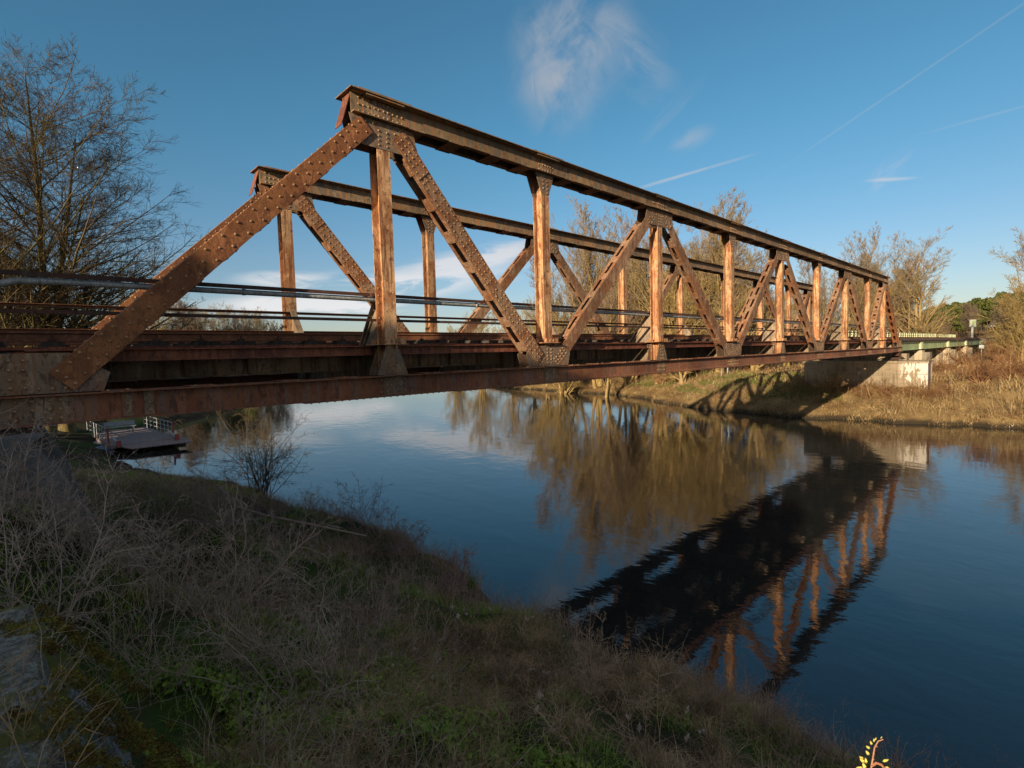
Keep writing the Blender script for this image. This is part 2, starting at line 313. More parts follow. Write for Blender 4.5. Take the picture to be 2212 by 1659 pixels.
def tubes(paths, radii, k=3):
    """paths (N,S,3), radii (N,S) -> V, quads"""
    N, S, _ = paths.shape; d = np.gradient(paths, axis=1); d /= np.linalg.norm(d, axis=2, keepdims=True) + 1e-9
    ref = np.where(np.abs(d[..., 2:3]) > .9, np.array([1., 0, 0]), np.array([0, 0, 1.])); a = np.cross(d, ref); a /= np.linalg.norm(a, axis=2, keepdims=True) + 1e-9
    b = np.cross(d, a); t = 2 * np.pi * np.arange(k) / k
    V = paths[:, :, None, :] + radii[:, :, None, None] * (a[:, :, None, :] * np.cos(t)[None, None, :, None] + b[:, :, None, :] * np.sin(t)[None, None, :, None])
    idx = np.arange(N * S * k).reshape(N, S, k); i0 = idx[:, :-1, :]; i1 = idx[:, 1:, :]
    F = np.stack([i0, i1, np.roll(i1, -1, 2), np.roll(i0, -1, 2)], -1).reshape(-1, 4); return V.reshape(-1, 3), F
def join(parts):
    V = []; F = []; b = 0
    for v, f in parts: V.append(v); F.append(f + b); b += len(v)
    return np.concatenate(V), np.concatenate(F)
def norm(a): return a / (np.linalg.norm(a, axis=-1, keepdims=True) + 1e-9)
def grow(rng, start, d, L, S, wiggle, up):
    """N curved paths"""
    N = len(start); P = np.empty((N, S, 3)); P[:, 0] = start; D = d.copy(); st = (L / (S - 1))[:, None]
    for i in range(1, S):
        D = norm(D + rng.normal(0, wiggle, (N, 3)) + np.array([0, 0, 1.]) * up); P[:, i] = P[:, i - 1] + D * st
    return P
def branch(rng, P, R, n, t0, t1, ang, L, up, wiggle, S, rr, shape=None, rmin=.006):
    """children of every path"""
    N, SP, _ = P.shape; t = np.sort(rng.uniform(t0, t1, (N, n)), 1); f = t * (SP - 1); i = np.minimum(f.astype(int), SP - 2); w = (f - i)[..., None]
    ar = np.arange(N)[:, None]; base = P[ar, i] * (1 - w) + P[ar, i + 1] * w; pd = norm(P[ar, i + 1] - P[ar, i])
    pr = R[ar, i] * (1 - w[..., 0]) + R[ar, i + 1] * w[..., 0]
    rnd = norm(np.cross(pd, rng.normal(0, 1, pd.shape))); a = np.radians(rng.normal(ang, ang * .2, t.shape))[..., None]
    d = pd * np.cos(a) + rnd * np.sin(a); plen = np.linalg.norm(np.diff(P, axis=1), axis=2).sum(1)[:, None]
    l = plen * L * rng.uniform(.65, 1.2, t.shape) * (shape(t) if shape else (1 - .55 * t))
    base, d, l, pr = base.reshape(-1, 3), d.reshape(-1, 3), l.reshape(-1), pr.reshape(-1)
    C = grow(rng, base, d, l, S, wiggle, up); r0 = np.maximum(pr * rr, rmin)[:, None]
    return C, r0 * (1 - np.linspace(0, 1, S) ** 1.2 * .72)[None, :]

# ------------------------------------------------------------------ terrain and river
NY = [(-400, 8), (-60, 8.6), (-7, 8.2), (-5, 7.95), (-3.5, 7.75), (-.5, 7.6), (.9, 8.1), (3.7, 8.2), (6.2, 8.1), (7.0, 7.2), (9, 7.1), (11, 7.4), (15, 7.3), (19, 5.6), (24, 4.6), (28, 4.2), (36, 4.4), (42, 7), (47, 11), (53, 16.5), (80, 35), (150, 85), (300, 190), (900, 600)]
FY = [(-400, 44), (-60, 43.6), (-7, 43.2), (-2.5, 42.9), (3.9, 42.1), (7.5, 42.4), (11, 43), (15, 44.5), (21, 48.5), (27, 52), (39, 54), (49, 54.6), (56, 57), (80, 70), (150, 118), (300, 222), (900, 640)]
def sstep(a, b, x): t = np.clip((x - a) / (b - a), 0, 1); return t * t * (3 - 2 * t)
def near_x(Y): return np.interp(Y, *zip(*NY)) + .18 * np.sin(Y * 2.1) + .12 * np.sin(Y * 5.3 + 1)
def far_x(Y): return np.interp(Y, *zip(*FY)) + .32 * np.sin(Y * .9) + .26 * np.sin(Y * 2.7 + 1) + .12 * np.sin(Y * 7.1)
def H(X, Y):
    X = np.asarray(X, float); Y = np.asarray(Y, float); dn = near_x(Y) - X; df = X - far_x(Y)
    hn = np.interp(dn, [-12, -2, 0, .35, 1.3, 3, 5, 6.5, 7.5, 9, 14, 40], [-3, -.9, 0, .5, .95, 1.5, 2.15, 2.8, 3.4, 3.9, 4.4, 4.4])
    low = sstep(8, 16, Y); hn = np.where(hn > 0, hn * (1 - .42 * low), hn)
    dip = sstep(-.6, .3, Y) * (1 - sstep(5.5, 8, Y)) * sstep(4.5, 6, dn); hn = hn - .75 * dip
    hf = np.interp(df, [-12, -2, 0, .5, 2, 4, 6.3, 9, 60], [-3, -.9, 0, .4, .85, 1.35, 2.0, 2.35, 2.4])
    h = np.where(dn > -14, hn, np.where(df > -14, hf, -3)); h = np.where((dn <= 0) & (df <= 0), np.maximum(hn, hf) * 1.0, h); h = np.where(df > 0, hf, h)
    lump = .10 * np.sin(X * 1.7 + Y * .9) + .07 * np.sin(X * 3.1 - Y * 2.3 + 1) + .05 * np.sin(X * 6.1 + Y * 4.7)
    h = h + lump * sstep(.3, 1.4, h)
    emb = 4.95 * (1 - sstep(0, 5.5, np.maximum(np.abs(Y - 2.47) - 3.2, 0)))           # railway embankments at both ends
    h = np.where(X < -.3, np.maximum(h, emb), h); h = np.where(X > 118.5, np.maximum(h, emb), h)
    h = h + .95 * np.exp(-(((X - .7) / 1.1) ** 2 + ((Y + 1.3) / .8) ** 2))
    h = h + 9 * np.exp(-(((X - 330) / 110) ** 2 + ((Y - 30) / 90) ** 2)) * (df > 5)
    return h
def ax(*segs):
    out = []
    for a, b, s in segs: out += list(np.arange(a, b, s))
    return np.array(out + [segs[-1][1]], float)
gx = ax((-6000, -1000, 1000), (-1000, -100, 90), (-100, -8, 6), (-8, 11, .22), (11, 40, 2.2), (40, 62, .4), (62, 130, 2), (130, 500, 12), (500, 1500, 100), (1500, 7000, 700))
gy = ax((-6000, -1000, 1000), (-1000, -100, 90), (-100, -20, 5), (-20, 20, .3), (20, 62, .7), (62, 160, 4), (160, 1000, 30), (1000, 7000, 700))
GX, GY = np.meshgrid(gx, gy, indexing='ij'); GZ = H(GX, GY); nx, ny = GX.shape
idx = np.arange(nx * ny).reshape(nx, ny); F = np.stack([idx[:-1, :-1], idx[1:, :-1], idx[1:, 1:], idx[:-1, 1:]], -1).reshape(-1, 4)
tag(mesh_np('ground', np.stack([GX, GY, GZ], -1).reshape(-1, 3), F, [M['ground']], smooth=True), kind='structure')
tag(mesh_np('water', np.array([(-40, -420, 0), (700, -420, 0), (700, 950, 0), (-40, 950, 0)], float), np.array([[0, 1, 2, 3]]), [M['water']]), kind='structure')
# far wooded hills on the horizon
rng = np.random.default_rng(5); ang = np.radians(np.linspace(-40, 130, 200)); prof = 60 + 55 * np.sin(ang * 3.1 + 1.2) + 22 * np.sin(ang * 9 + 2) + 8 * np.sin(ang * 23)
prof = np.maximum(prof, 12) * np.interp(np.degrees(ang), [-40, 5, 12, 30, 60, 130], [.6, 1.3, 1.1, .5, .25, .3])
rows = []
for rr, hh in ((2600, -.05), (2900, .6), (3300, 1.), (3900, .85), (4600, .0)): rows.append(np.stack([np.cos(ang) * rr, np.sin(ang) * rr, prof * hh + (0 if hh > 0 else -2)], -1))
V = np.stack(rows); n1, n2 = V.shape[:2]; idx = np.arange(n1 * n2).reshape(n1, n2)
tag(mesh_np('hills', V.reshape(-1, 3), np.stack([idx[:-1, :-1], idx[:-1, 1:], idx[1:, 1:], idx[1:, :-1]], -1).reshape(-1, 4), [M['hill']], smooth=True), kind='structure')
# gravel track behind the viaduct piers
V = []; 
for t in np.linspace(0, 1, 30):
    x = 71 + 2 * math.sin(t * 2.5) + t * 8; y = 3 - t * 60; V += [(x - 1.1, y, float(H(x - 1.1, y)) + .05), (x + 1.1, y, float(H(x + 1.1, y)) + .05)]
tag(mesh_np('path', V, [[2 * i, 2 * i + 1, 2 * i + 3, 2 * i + 2] for i in range(29)], [M['concgrey']]), kind='structure')

# ------------------------------------------------------------------ truss bridge
YW = 4.944                                            # overall width, near outer face 0, far outer face YW
NODE = [1.0, 5.83, 10, 15, 20, 25, 30, 35, 40, 44.17, 49.0]
ZB0, ZB1, ZT0, ZT1 = 4.605, 4.96, 9.41, 9.765
bridge = tag(empty('truss_bridge', (0, 0, 0)), 'rusty riveted steel truss railway bridge spanning the river', 'bridge')
def mirror(fn, name, mats, parent=bridge, label=None):
    """near truss part and its mirror image in the far truss"""
    out = []
    for far in (0, 1):
        m = MB(); fn(m)
        if far: m.flip(YW)
        out.append(m.build(name, mats, parent))
    return out
def f_top(m):
    a, b = NODE[1] - .58, NODE[9] + .58
    for s in (0, 1):
        Y = (lambda y: y) if s == 0 else (lambda y: .30 - y)
        def bx(x0, x1, y0, y1, z0, z1, mi=0): y0, y1 = sorted((Y(y0), Y(y1))); m.box(x0, x1, y0, y1, z0, z1, mi)
        bx(a, b, 0, .014, ZT0, ZT1); bx(a, b, -.095, 0, ZT0, ZT0 + .016); bx(a, b, -.095, 0, ZT1 - .016, ZT1)
    m.box(a - .06, b + .06, -.15, .45, ZT1 + .001, ZT1 + .016)
    for i, x in enumerate(NODE[1:-1]):
        m.box(max(x - .5, a - .03), min(x + .53, b + .03), -.148, .448, ZT1 + .017, ZT1 + .034)
        m.box(x - .35, x + .38, -.135, -.02, ZT1 - .036, ZT1 - .018)           # strips riveted under the flange
        for k in range(5):
            for y in (-.11, .41): m.rivet((x - .4 + k * .2, y, ZT1 + .034), (0, 0, 1))
    for k in range(int((b - a) / .4)):
        m.rivet((a + .2 + k * .4, -.11, ZT1 + .016), (0, 0, 1), .015, .012)
    for i in range(1, 9):                              # batten plates underneath
        x0, x1 = NODE[i], NODE[i + 1]; n = 4
        for k in range(n):
            xc = x0 + (x1 - x0) * (k + .5) / n + (.15 if k == 0 else -.15 if k == n - 1 else 0)
            m.box(xc - .17, xc + .17, -.10, .40, ZT0 - .014, ZT0 - .001)
            for dx in (-.13, .13): m.rivet((xc + dx, -.085, ZT0 + .016), (0, 0, 1), .013, .012)
def web_splice(m, x, w, z0, z1, y, cols, rows, side=-1, plate=True):
    """plate on the outer web at a node, with its rivets"""
    if plate: m.box(x - w, x + w, min(y, y + side * .012), max(y, y + side * .012), z0 + .018, z1 - .018)
    for cx in cols:
        for r in range(rows):
            z = z0 + .07 + r * (z1 - z0 - .14) / (rows - 1)
            on = abs(cx) <= w
            if on != plate: continue
            m.rivet((x + cx, y + (side * .012 if on else 0), z), (0, side, 0), .021, .021)
def web_rivets(m, fn, nodes):
    for i in nodes:
        q = MB(); fn(q, i, False); n0 = len(q.v)
        m.add(q.v, q.f, 1); m.add([(x, .30 - y, z) for x, y, z in q.v], [list(reversed(f)) for f in q.f], 1)
def f_topsp(m, i, plate=True):
    if 1:
        x = NODE[i]; big = i % 2 == 1
        web_splice(m, x + (.05 if i != 1 else -.02), .18, ZT0, ZT1, -.0005, [-.42, -.33, -.235, -.13, -.05, .05, .13, .235, .33, .42] if big else [-.235, -.13, -.045, .045, .13, .235], 3, plate=plate)
def f_top_all(m): f_top(m); web_rivets(m, f_topsp, range(1, 10))
tops = mirror(f_top_all, 'top_chord', [M['top'], M['rivet']])
for far, tc in enumerate(tops):
    for i in range(1, 10):
        m = MB(); f_topsp(m, i)
        if far: m.v = [(x, y + YW - .30, z) for x, y, z in m.v]
        m.build('splice_plate', [M['gusset'], M['rivet']], tc)
def f_bot(m):
    a, b = NODE[0] - .55, NODE[10] + .72
    for s in (0, 1):
        Y = (lambda y: y) if s == 0 else (lambda y: .30 - y)
        def bx(x0, x1, y0, y1, z0, z1, mi=0): y0, y1 = sorted((Y(y0), Y(y1))); m.box(x0, x1, y0, y1, z0, z1, mi)
        bx(a, b, 0, .014, ZB0, ZB1); bx(a, b, -.09, 0, ZB0, ZB0 + .016); bx(a, b, -.09, 0, ZB1 - .016, ZB1)
    m.box(4.2, 45.8, -.095, .395, ZB0 - .016, ZB0 - .001); m.box(7.2, 42.8, -.097, .397, ZB0 - .032, ZB0 - .017)
    k = 0; x = 4.3
    while x < 45.7:
        zz = ZB0 - (.032 if 7.2 < x < 42.8 else .016)
        m.rivet((x, -.07, zz), (0, 0, -1), .016, .016); m.rivet((x, -.07, ZB0 + .016), (0, 0, 1), .012, .01); x += .13
    for i in range(10):
        n = 4
        for k in range(n):
            xc = NODE[i] + (NODE[i + 1] - NODE[i]) * (k + .5) / n + (.25 if k == 0 else -.25 if k == n - 1 else 0)
            m.box(xc - .16, xc + .16, -.092, .392, ZB1 + .001, ZB1 + .013)
            for dx in (-.1, .1): m.rivet((xc + dx, -.06, ZB1 + .013), (0, 0, 1), .018, .016)
def f_botsp(m, i, plate=True):
    if i < 11:
        x = NODE[i]
        if i in (0, 10):
            web_splice(m, x + (-.2 if i == 0 else .2), .62, ZB0, ZB1, -.0005, [-.5, -.35, -.2, -.05, .1, .25, .4, .5], 3, plate=plate); return
        big = i % 2 == 0
        web_splice(m, x, .19, ZB0, ZB1, -.0005, [-.42, -.33, -.24, -.13, -.045, .045, .13, .24, .33, .42] if big else [-.235, -.13, -.05, .05, .13, .235], 3, plate=plate)
        if not plate: return
        m.box(x - .24, x + .24, -.11, -.092, ZB1 + .0005, ZB1 + .0135)
    else:
        x = 1.95 if i == 11 else 2.18                  # pair of narrow butt straps near the left end
        m.box(x - .055, x + .055, -.013, -.0005, ZB0 + .02, ZB1 - .02)
        for r in range(3): m.rivet((x, -.013, ZB0 + .08 + r * .1), (0, -1, 0), .019, .017)
def f_bot_all(m): f_bot(m); web_rivets(m, f_botsp, range(0, 11))
bots = mirror(f_bot_all, 'bottom_chord', [M['bottom'], M['rivet']])
for far, tc in enumerate(bots):
    for i in range(13):
        m = MB(); f_botsp(m, i)
        if far: m.v = [(x, y + YW - .30, z) for x, y, z in m.v]
        m.build('splice_plate' if i < 11 else 'butt_strap', [M['gusset'], M['rivet']], tc)

def gusset_faces(i):
    """outline in XZ and rivet spots of the gusset at node i: list of (poly, rivets)"""
    x = NODE[i]; out = []
    def grid(xs, zs): return [(x + a, b) for a in xs for b in zs]
    if i in (3, 5, 7):
        p = [(x - .68, 9.405), (x + .68, 9.405), (x + .76, 9.11), (x + .60, 8.94), (x - .60, 8.94), (x - .76, 9.11)]
        rv = grid((-.05, .07), (9.00, 9.08, 9.16, 9.24)) + [(x + a, 9.35) for a in (-.55, -.42, -.28, -.14, 0, .14, .28, .42, .55)]
        for s in (-1, 1):
            for u in range(5):
                for w in (-.085, 0, .085):
                    px = x + s * (.24 + .085 * u) + s * w * .69; pz = 9.32 - .085 * u + w * .72
                    if pz < 9.31 and (u + int(w * 20)) % 3: rv.append((px, pz))
        out.append((p, rv))
    elif i in (1, 9):
        s = 1 if i == 1 else -1
        p = [(x - s * .62, 9.405), (x + s * .62, 9.405), (x + s * .72, 9.0), (x + s * .38, 8.935), (x - s * .5, 8.935)]
        rv = grid((-.08, .08), (9.0, 9.08, 9.16, 9.24)) + [(x + s * a, 9.34) for a in (-.45, -.32, -.19, -.08, .08, .22, .34, .46)] + [(x + s * .24, 9.26), (x + s * .33, 9.26)]
        out.append((p, rv))
    elif i in (2, 4, 6, 8):
        p = [(x - .31, 9.405), (x + .31, 9.405), (x + .12, 8.93), (x - .12, 8.93)]; out.append((p, grid((-.065, .065), (8.98, 9.07, 9.16, 9.25, 9.34))))
        p = [(x - .68, 4.975), (x + .68, 4.975), (x + .75, 5.27), (x + .52, 5.45), (x - .52, 5.45), (x - .75, 5.27)]
        rv = grid((-.06, .07), (5.05, 5.13, 5.21, 5.29, 5.37))
        for s in (-1, 1):
            for u in range(5):
                for w in (-.09, 0, .09): rv.append((x + s * (.24 + .075 * u) + s * w * .69, 5.05 + .07 * u - w * .72 + (.03 if u == 0 else 0)))
        rv = [(a, min(max(b, 5.02), 5.4)) for a, b in rv]; out.append((p, rv))
    elif i in (0, 10):
        s = 1 if i == 0 else -1
        p = [(x - s * .52, 4.975), (x + s * .72, 4.975), (x + s * .80, 5.20), (x + s * .42, 5.455), (x - s * .52, 5.455)]
        rv = [(x - s * a, z) for a in (.42, .30) for z in (5.03, 5.12, 5.22, 5.31, 5.40)] + [(x - s * a, z) for a in (.12, .0) for z in (5.05, 5.15, 5.26, 5.37)] + [(x + s * a, 5.03) for a in (.12, .24, .36)]
        out.append((p, rv))
    if i in (1, 3, 5, 7, 9):
        p = [(x - .31, 4.975), (x + .31, 4.975), (x + .135, 5.45), (x - .135, 5.45)]; out.append((p, grid((-.062, .062), (5.02, 5.12, 5.21, 5.30, 5.39))))
    return out
for i in range(11):
    for far in (0, 1):
        for inner in (0, 1):
            for p, rv in gusset_faces(i):
                m = MB()
                foot = (p[0][1] < 5.2 and i % 2 == 1)
                y0 = (-.014 if foot else 0.0) if not inner else (.301 if foot else .287)
                m.prism(p, y0, y0 + .0135)
                for a, b in rv:
                    if inner: m.rivet((a, y0 + .0135, b), (0, 1, 0), .021, .021)
                    else: m.rivet((a, y0, b), (0, -1, 0), .021, .021)
                if far: m.v = [(x, y + YW - .30, z) for x, y, z in m.v]
                m.build('foot_plate' if foot else 'gusset_plate', [M['gusset'], M['rivet']], bridge)
# vertical posts
for i in range(1, 10):
    x = NODE[i]; odd = i % 2; zt = 8.93 if (odd) else 9.405; zb = 4.975 if odd else 5.46; zg = 8.925
    for far in (0, 1):
        m = MB()
        m.box(x - .125, x + .125, .002, .018, zb if not odd else 4.976, zg)
        m.box(x - .125, x + .125, .268, .284, zb if not odd else 4.976, zg)
        m.box(x - .006, x + .006, .0185, .2675, zb, zt - .002)
        for z in np.arange(5.6, 6.6, .135): m.rivet((x - .07, .268, z), (0, -1, 0), .018, .016)
        for z in (8.6, 8.72, 8.82): m.rivet((x - .07, .268, z), (0, -1, 0), .018, .016)
        m.box(x - .30, x + .30, -.10, .40, 5.512, 5.528)       # shelf and its angle cleats
        m.box(x - .13, x + .27, -.055, -.0, 5.5285, 5.62); m.box(x - .24, x - .1255, .2, .28, 5.5285, 5.62)
        for dx in (-.01, .11): m.rivet((x + dx, -.055, 5.575), (0, -1, 0), .022, .02)
        if far: m.v = [(a, y + YW - .30, z) for a, y, z in m.v]
        m.build('vertical_post', [M['post'], M['rivet']], bridge)
# diagonals: two side channels with flanges inward, joined by batten plates
def diagonal(i, j, far):
    up = (NODE[i], 9.60) if i % 2 else (NODE[j], 9.60); lo = (NODE[j], 4.78) if i % 2 else (NODE[i], 4.78)
    heavy = {i, j} <= {0, 1} or {i, j} <= {9, 10}; plated = heavy or {i, j} == {1, 2} or {i, j} == {8, 9}
    A = Vector(lo); B = Vector(up); d = (B - A).normalized(); L = (B - A).length; hw = .158; m = MB()
    n = Vector((-d.y, d.x)); P = lambda t, w=0: (A.x + d.x * t + n.x * w, A.y + d.y * t + n.y * w)
    s0, s1 = (.46, L - .46) if plated else (.70, L - .80)
    yo, yi = (-.014, .301) if plated else (.0145, .2725)
    if heavy:
        m.bar(P(s0), P(s1), -hw, hw, -.026, -.012); m.bar(P(s0), P(s1), -hw, hw, .300, .314)
        q = 1 if n.y > 0 else -1                                          # side of the bar that looks up
        w0, w1 = sorted((q * (hw - .012), q * hw)); m.bar(P(s0 + .35), P(s1 - .30), w0, w1, -.0115, .2995)     # solid cover plate on the upper face
        w0, w1 = sorted((-q * (hw - .012), -q * hw)); m.bar(P(s0 + .4), P(s1 - .4), w0, w1, -.0115, .075); m.bar(P(s0 + .4), P(s1 - .4), w0, w1, .213, .2995)
        w0, w1 = sorted((-q * (hw + .0005), -q * (hw + .010)))
        for k in range(8):
            t = s0 + .6 + (s1 - s0 - 1.2) * k / 7; m.bar(P(t - .13), P(t + .13), w0, w1, -.008, .296)
            for dt in (-.085, .085):
                for yy in (.03, .26): a, b = P(t + dt, -q * (hw + .010)); m.rivet((a, yy, b), (-n.x * q, 0, -n.y * q), .015, .012)
        m.bar(P(s0), P(s0 + .78), -hw + .002, hw - .002, -.036, -.0265); m.bar(P(s1 - .68), P(s1), -hw + .002, hw - .002, -.036, -.0265)
        for k in range(int((s1 - s0) / .155)):
            t = s0 + .07 + k * .155; y = -.036 if (t < s0 + .78 or t > s1 - .68) else -.026
            for w in ((-.09, .10) if k % 2 else (0.005,)):
                a, b = P(t, w); m.rivet((a, y, b), (0, -1, 0), .021, .019)
            if y < -.03 and k % 2 == 0:
                for w in (-.11, .115):
                    a, b = P(t, w); m.rivet((a, y, b), (0, -1, 0), .021, .019)
            a, b = P(t, q * hw); m.rivet((a, .03, b), (n.x * q, 0, n.y * q), .018, .016); m.rivet((a, .27, b), (n.x * q, 0, n.y * q), .018, .016)
    else:
        t_ = .014 if not plated else .012
        m.bar(P(s0), P(s1), -hw, hw, yo, yo + t_); m.bar(P(s0), P(s1), -hw, hw, yi - t_ + .0135, yi + .0135)
        yA, yB = yo + t_ + .0002, yi - t_ + .0133
        for sgn in (-1, 1):                           # flanges turned inward on both edges
            w0, w1 = sorted((sgn * hw, sgn * (hw - .012)))
            m.bar(P(s0 + .35), P(s1 - .35), w0, w1, yA, yA + .078); m.bar(P(s0 + .35), P(s1 - .35), w0, w1, yB - .078, yB)
            nb = 6
            for k in range(nb + 1):
                t = s0 + .55 + (s1 - s0 - 1.1) * k / nb; w0, w1 = sorted((sgn * (hw + .010), sgn * (hw + .0005)))
                m.bar(P(t - .13), P(t + .13), w0, w1, yA + .004, yB - .004)
                for dt in (-.085, .085):
                    for yy in (yA + .045, yB - .045):
                        a, b = P(t + dt, sgn * (hw + .010)); m.rivet((a, yy, b), (n.x * sgn, 0, n.y * sgn), .015, .012)
        if plated:
            m.bar(P(s0 + .05), P(s0 + .72), -hw + .002, hw - .002, yo - .010, yo - .0005); m.bar(P(s1 - .80), P(s1 - .05), -hw + .002, hw - .002, yo - .010, yo - .0005)
            for k in range(int((s1 - s0) / .115)):
                t = s0 + .07 + k * .115; y = yo - (.010 if (t < s0 + .72 or t > s1 - .80) else 0)
                for w in ((-.105, 0, .105) if (k % 2 or y < yo) else (-.1, .1)):
                    a, b = P(t, w + .0 * k); m.rivet((a, y, b), (0, -1, 0), .019, .017)
    if far: m.v = [(a, y + YW - .30, z) for a, y, z in m.v]
    return m.build('end_post' if heavy else 'diagonal_brace', [M['endpost'] if heavy else M['diag'], M['rivet']], bridge)
for i in range(10):
    for far in (0, 1): diagonal(i, i + 1, far)
# gable closing of the two top chord ends
for i, s in ((1, 1), (9, -1)):
    x = NODE[i] - s * .58
    for far in (0, 1):
        m = MB(); m.bar((x - s * .17, 9.17), (x + s * .012, 9.745), -.006, .006, .03, .27)
        if far: m.v = [(a, y + YW - .30, z) for a, y, z in m.v]
        m.build('end_plate', M['beam'], bridge)
# cross girders with stiffened webs, stringers, walkway edge beams
for i, x in enumerate(NODE):
    m = MB(); m.box(x - .007, x + .007, .315, YW - .315, 4.64, 5.43); m.box(x - .13, x + .13, .32, YW - .32, 4.622, 4.639); m.box(x - .13, x + .13, .32, YW - .32, 5.431, 5.447)
    for y in (.42, 1.15, 2.47, 3.79, 4.52): m.box(x - .09, x - .008, y - .006, y + .006, 4.645, 5.425)
    for y in (.37, .47):
        for z in np.arange(4.72, 5.4, .1): m.rivet((x - .007, y, z), (-1, 0, 0)); m.rivet((x - .007, YW - y, z), (-1, 0, 0))
    m.build('cross_girder', [M['floor'], M['rivet']], bridge)
    if i % 2:
        for far in (0, 1):                             # triangular knee bracket up the inside of the post
            m = MB(); m.prism_x([(.286, 5.53), (1.08, 5.53), (1.06, 5.60), (.36, 6.50), (.286, 6.50)], x - .007, x + .007)
            d = Vector((-.70, .90)).normalized(); n = Vector((.79, .61))
            m.prism_x([(1.07, 5.53), (1.10, 5.56), (.375, 6.50), (.345, 6.50)], x - .07, x + .07)
            m.prism_x([(.98, 5.53), (1.0, 5.55), (.62, 6.02), (.60, 6.0)], x - .05, x - .008)
            for k in range(7): m.rivet((x - .03, .95 - k * .085, 5.62 + k * .11), (-1, 0, 0), .015, .012)
            if far: m.flip(YW)
            m.build('knee_bracket', [M['floor'], M['rivet']], bridge)
for far in (0, 1):
    m = MB(); y = 1.72 if not far else YW - 1.72
    m.box(.4, 49.9, y - .006, y + .006, 5.06, 5.43); m.box(.4, 49.9, y - .11, y + .11, 5.044, 5.059); m.box(.4, 49.9, y - .11, y + .11, 5.431, 5.446)
    for i in range(10):
        for k in range(1, 5):
            xx = NODE[i] + (NODE[i + 1] - NODE[i]) * k / 5; m.box(xx - .006, xx + .006, y - .1, y + .1, 5.062, 5.43)
    m.build('stringer', M['floor'], bridge)
    m = MB(); y = .44
    for i in range(10):
        m.box(NODE[i] + .02, NODE[i + 1] - .02, y, y + .012, 5.335, 5.50); m.box(NODE[i] + .02, NODE[i + 1] - .02, y - .07, y, 5.335, 5.347); m.box(NODE[i] + .02, NODE[i + 1] - .02, y - .07, y, 5.488, 5.50)
    if far: m.flip(YW)
    m.build('walkway_beam', M['beam'], bridge)
    m = MB(); m.box(.45, 49.6, .46, 1.12, 5.502, 5.512); m.box(.45, 49.6, 1.13, 1.165, 5.50, 5.56)
    if far: m.flip(YW)
    m.build('walkway_plate', M['beam'], bridge)
    # handrails: angle with a round pipe below it, and a lower angle
    m = MB()
    def rail_seg(z0, z1):
        pts = [-.5] + [v for n_ in NODE for v in (n_,)] + [50]
        m.box(-2.0, 50.3, .335, .345, z0, z1); m.box(-2.0, 50.3, .3455, .40, z1 - .009, z1 - .001)
    rail_seg(6.395, 6.455); rail_seg(5.945, 5.995)
    for x in NODE[1:10]:
        m.box(x - .2, x - .125, .288, .334, 6.40, 6.45)
    for x0, s in ((2.35, 1), (3.0, 1)): pass
    m.prism([(2.45, 6.36), (2.62, 6.36), (2.85, 6.44), (2.45, 6.455)], .322, .334); m.prism([(2.05, 5.90), (2.2, 5.90), (2.45, 5.98), (2.05, 5.995)], .322, .334)
    if far: m.flip(YW)
    m.build('handrail', M['rail'] if far else M['dark'], bridge)
m = MB()
m.tube([(.3, .40, 5.7), (.62, .40, 6.12), (.80, .40, 6.27), (1.0, .40, 6.34), (1.4, .40, 6.352), (10, .40, 6.352), (30, .40, 6.352), (46.5, .40, 6.352), (47.3, .40, 6.30), (48.3, .40, 6.0), (49.6, .40, 5.7)], .042, 12)
for x in np.arange(1.2, 46, 2.31): m.tube([(x, .40, 6.352), (x + .05, .40, 6.352)], .049, 12)
m.build('conduit_pipe', M['zinc'], bridge, True)
# lateral bracing between the bottom chords
m = MB()
for i in range(10):
    a, b = NODE[i], NODE[i + 1]
    for A, B in (((a, .3), (b, YW - .3)), ((a, YW - .3), (b, .3))):
        m.tube([(A[0], A[1], 4.60), (B[0], B[1], 4.60)], .05, 4)
m.build('lateral_bracing', M['dark'], bridge)
# bearings
for x in (NODE[0], NODE[10] - .1):
    for far in (0, 1):
        m = MB()
        if x < 5:
            m.box(.35, 1.05, -.05, .35, 4.531, 4.60)
            if far: m.flip(YW)
            m.build('bearing', M['dark'], bridge); continue
        m.prism([(x - .45, 4.30), (x + .45, 4.30), (x + .22, 4.585), (x - .22, 4.585)], -.05, .35); m.tube([(x, -.14, 4.24), (x, .44, 4.24)], .058, 16)
        m.box(x - .55, x + .55, -.18, .48, 4.10, 4.182); m.box(x - .62, x + .62, -.24, .54, 4.02, 4.099)
        if far: m.flip(YW)
        m.build('bearing', M['dark'], bridge)

# ------------------------------------------------------------------ railway track
track = tag(empty('railway_track', (0, 2.47, 5.45)), 'single line of rusty rails on dark wooden sleepers crossing the bridge', 'railway track')
def at_parent(o, par): o.location = Vector(o.location) - par.location; return o
for y in (1.72, 3.22):
    m = MB(); prof_ = [(-.065, 0), (.065, 0), (.065, .012), (.012, .03), (.009, .105), (.034, .12), (.034, .152), (-.034, .152), (-.034, .12), (-.009, .105), (-.012, .03), (-.065, .012)]
    m.prism_x([(y - 2.47 + a, .200 + b) for a, b in prof_], -12, 140); m.build('rail', M['rail'], track)
sm = MB(); sm.box(-.12, .12, -1.25, 1.25, 0, .178)
for y in (-.75, .75):
    sm.box(-.09, .09, y - .16, y + .16, .1785, .199)
    for s in (-1, 1): sm.box(-.05, .05, y + s * .115 - .03, y + s * .115 + .03, .1995, .235, 1); sm.tube([(0, y + s * .115, .235), (0, y + s * .115, .29)], .018, 6, 1)
sl0 = sm.build('sleeper', [M['sleeper'], M['dark']], track)
sx = [.7 + .62 * k for k in range(80)] + [50.9 + .62 * k for k in range(20)]
sl0.location.x = sx[0]
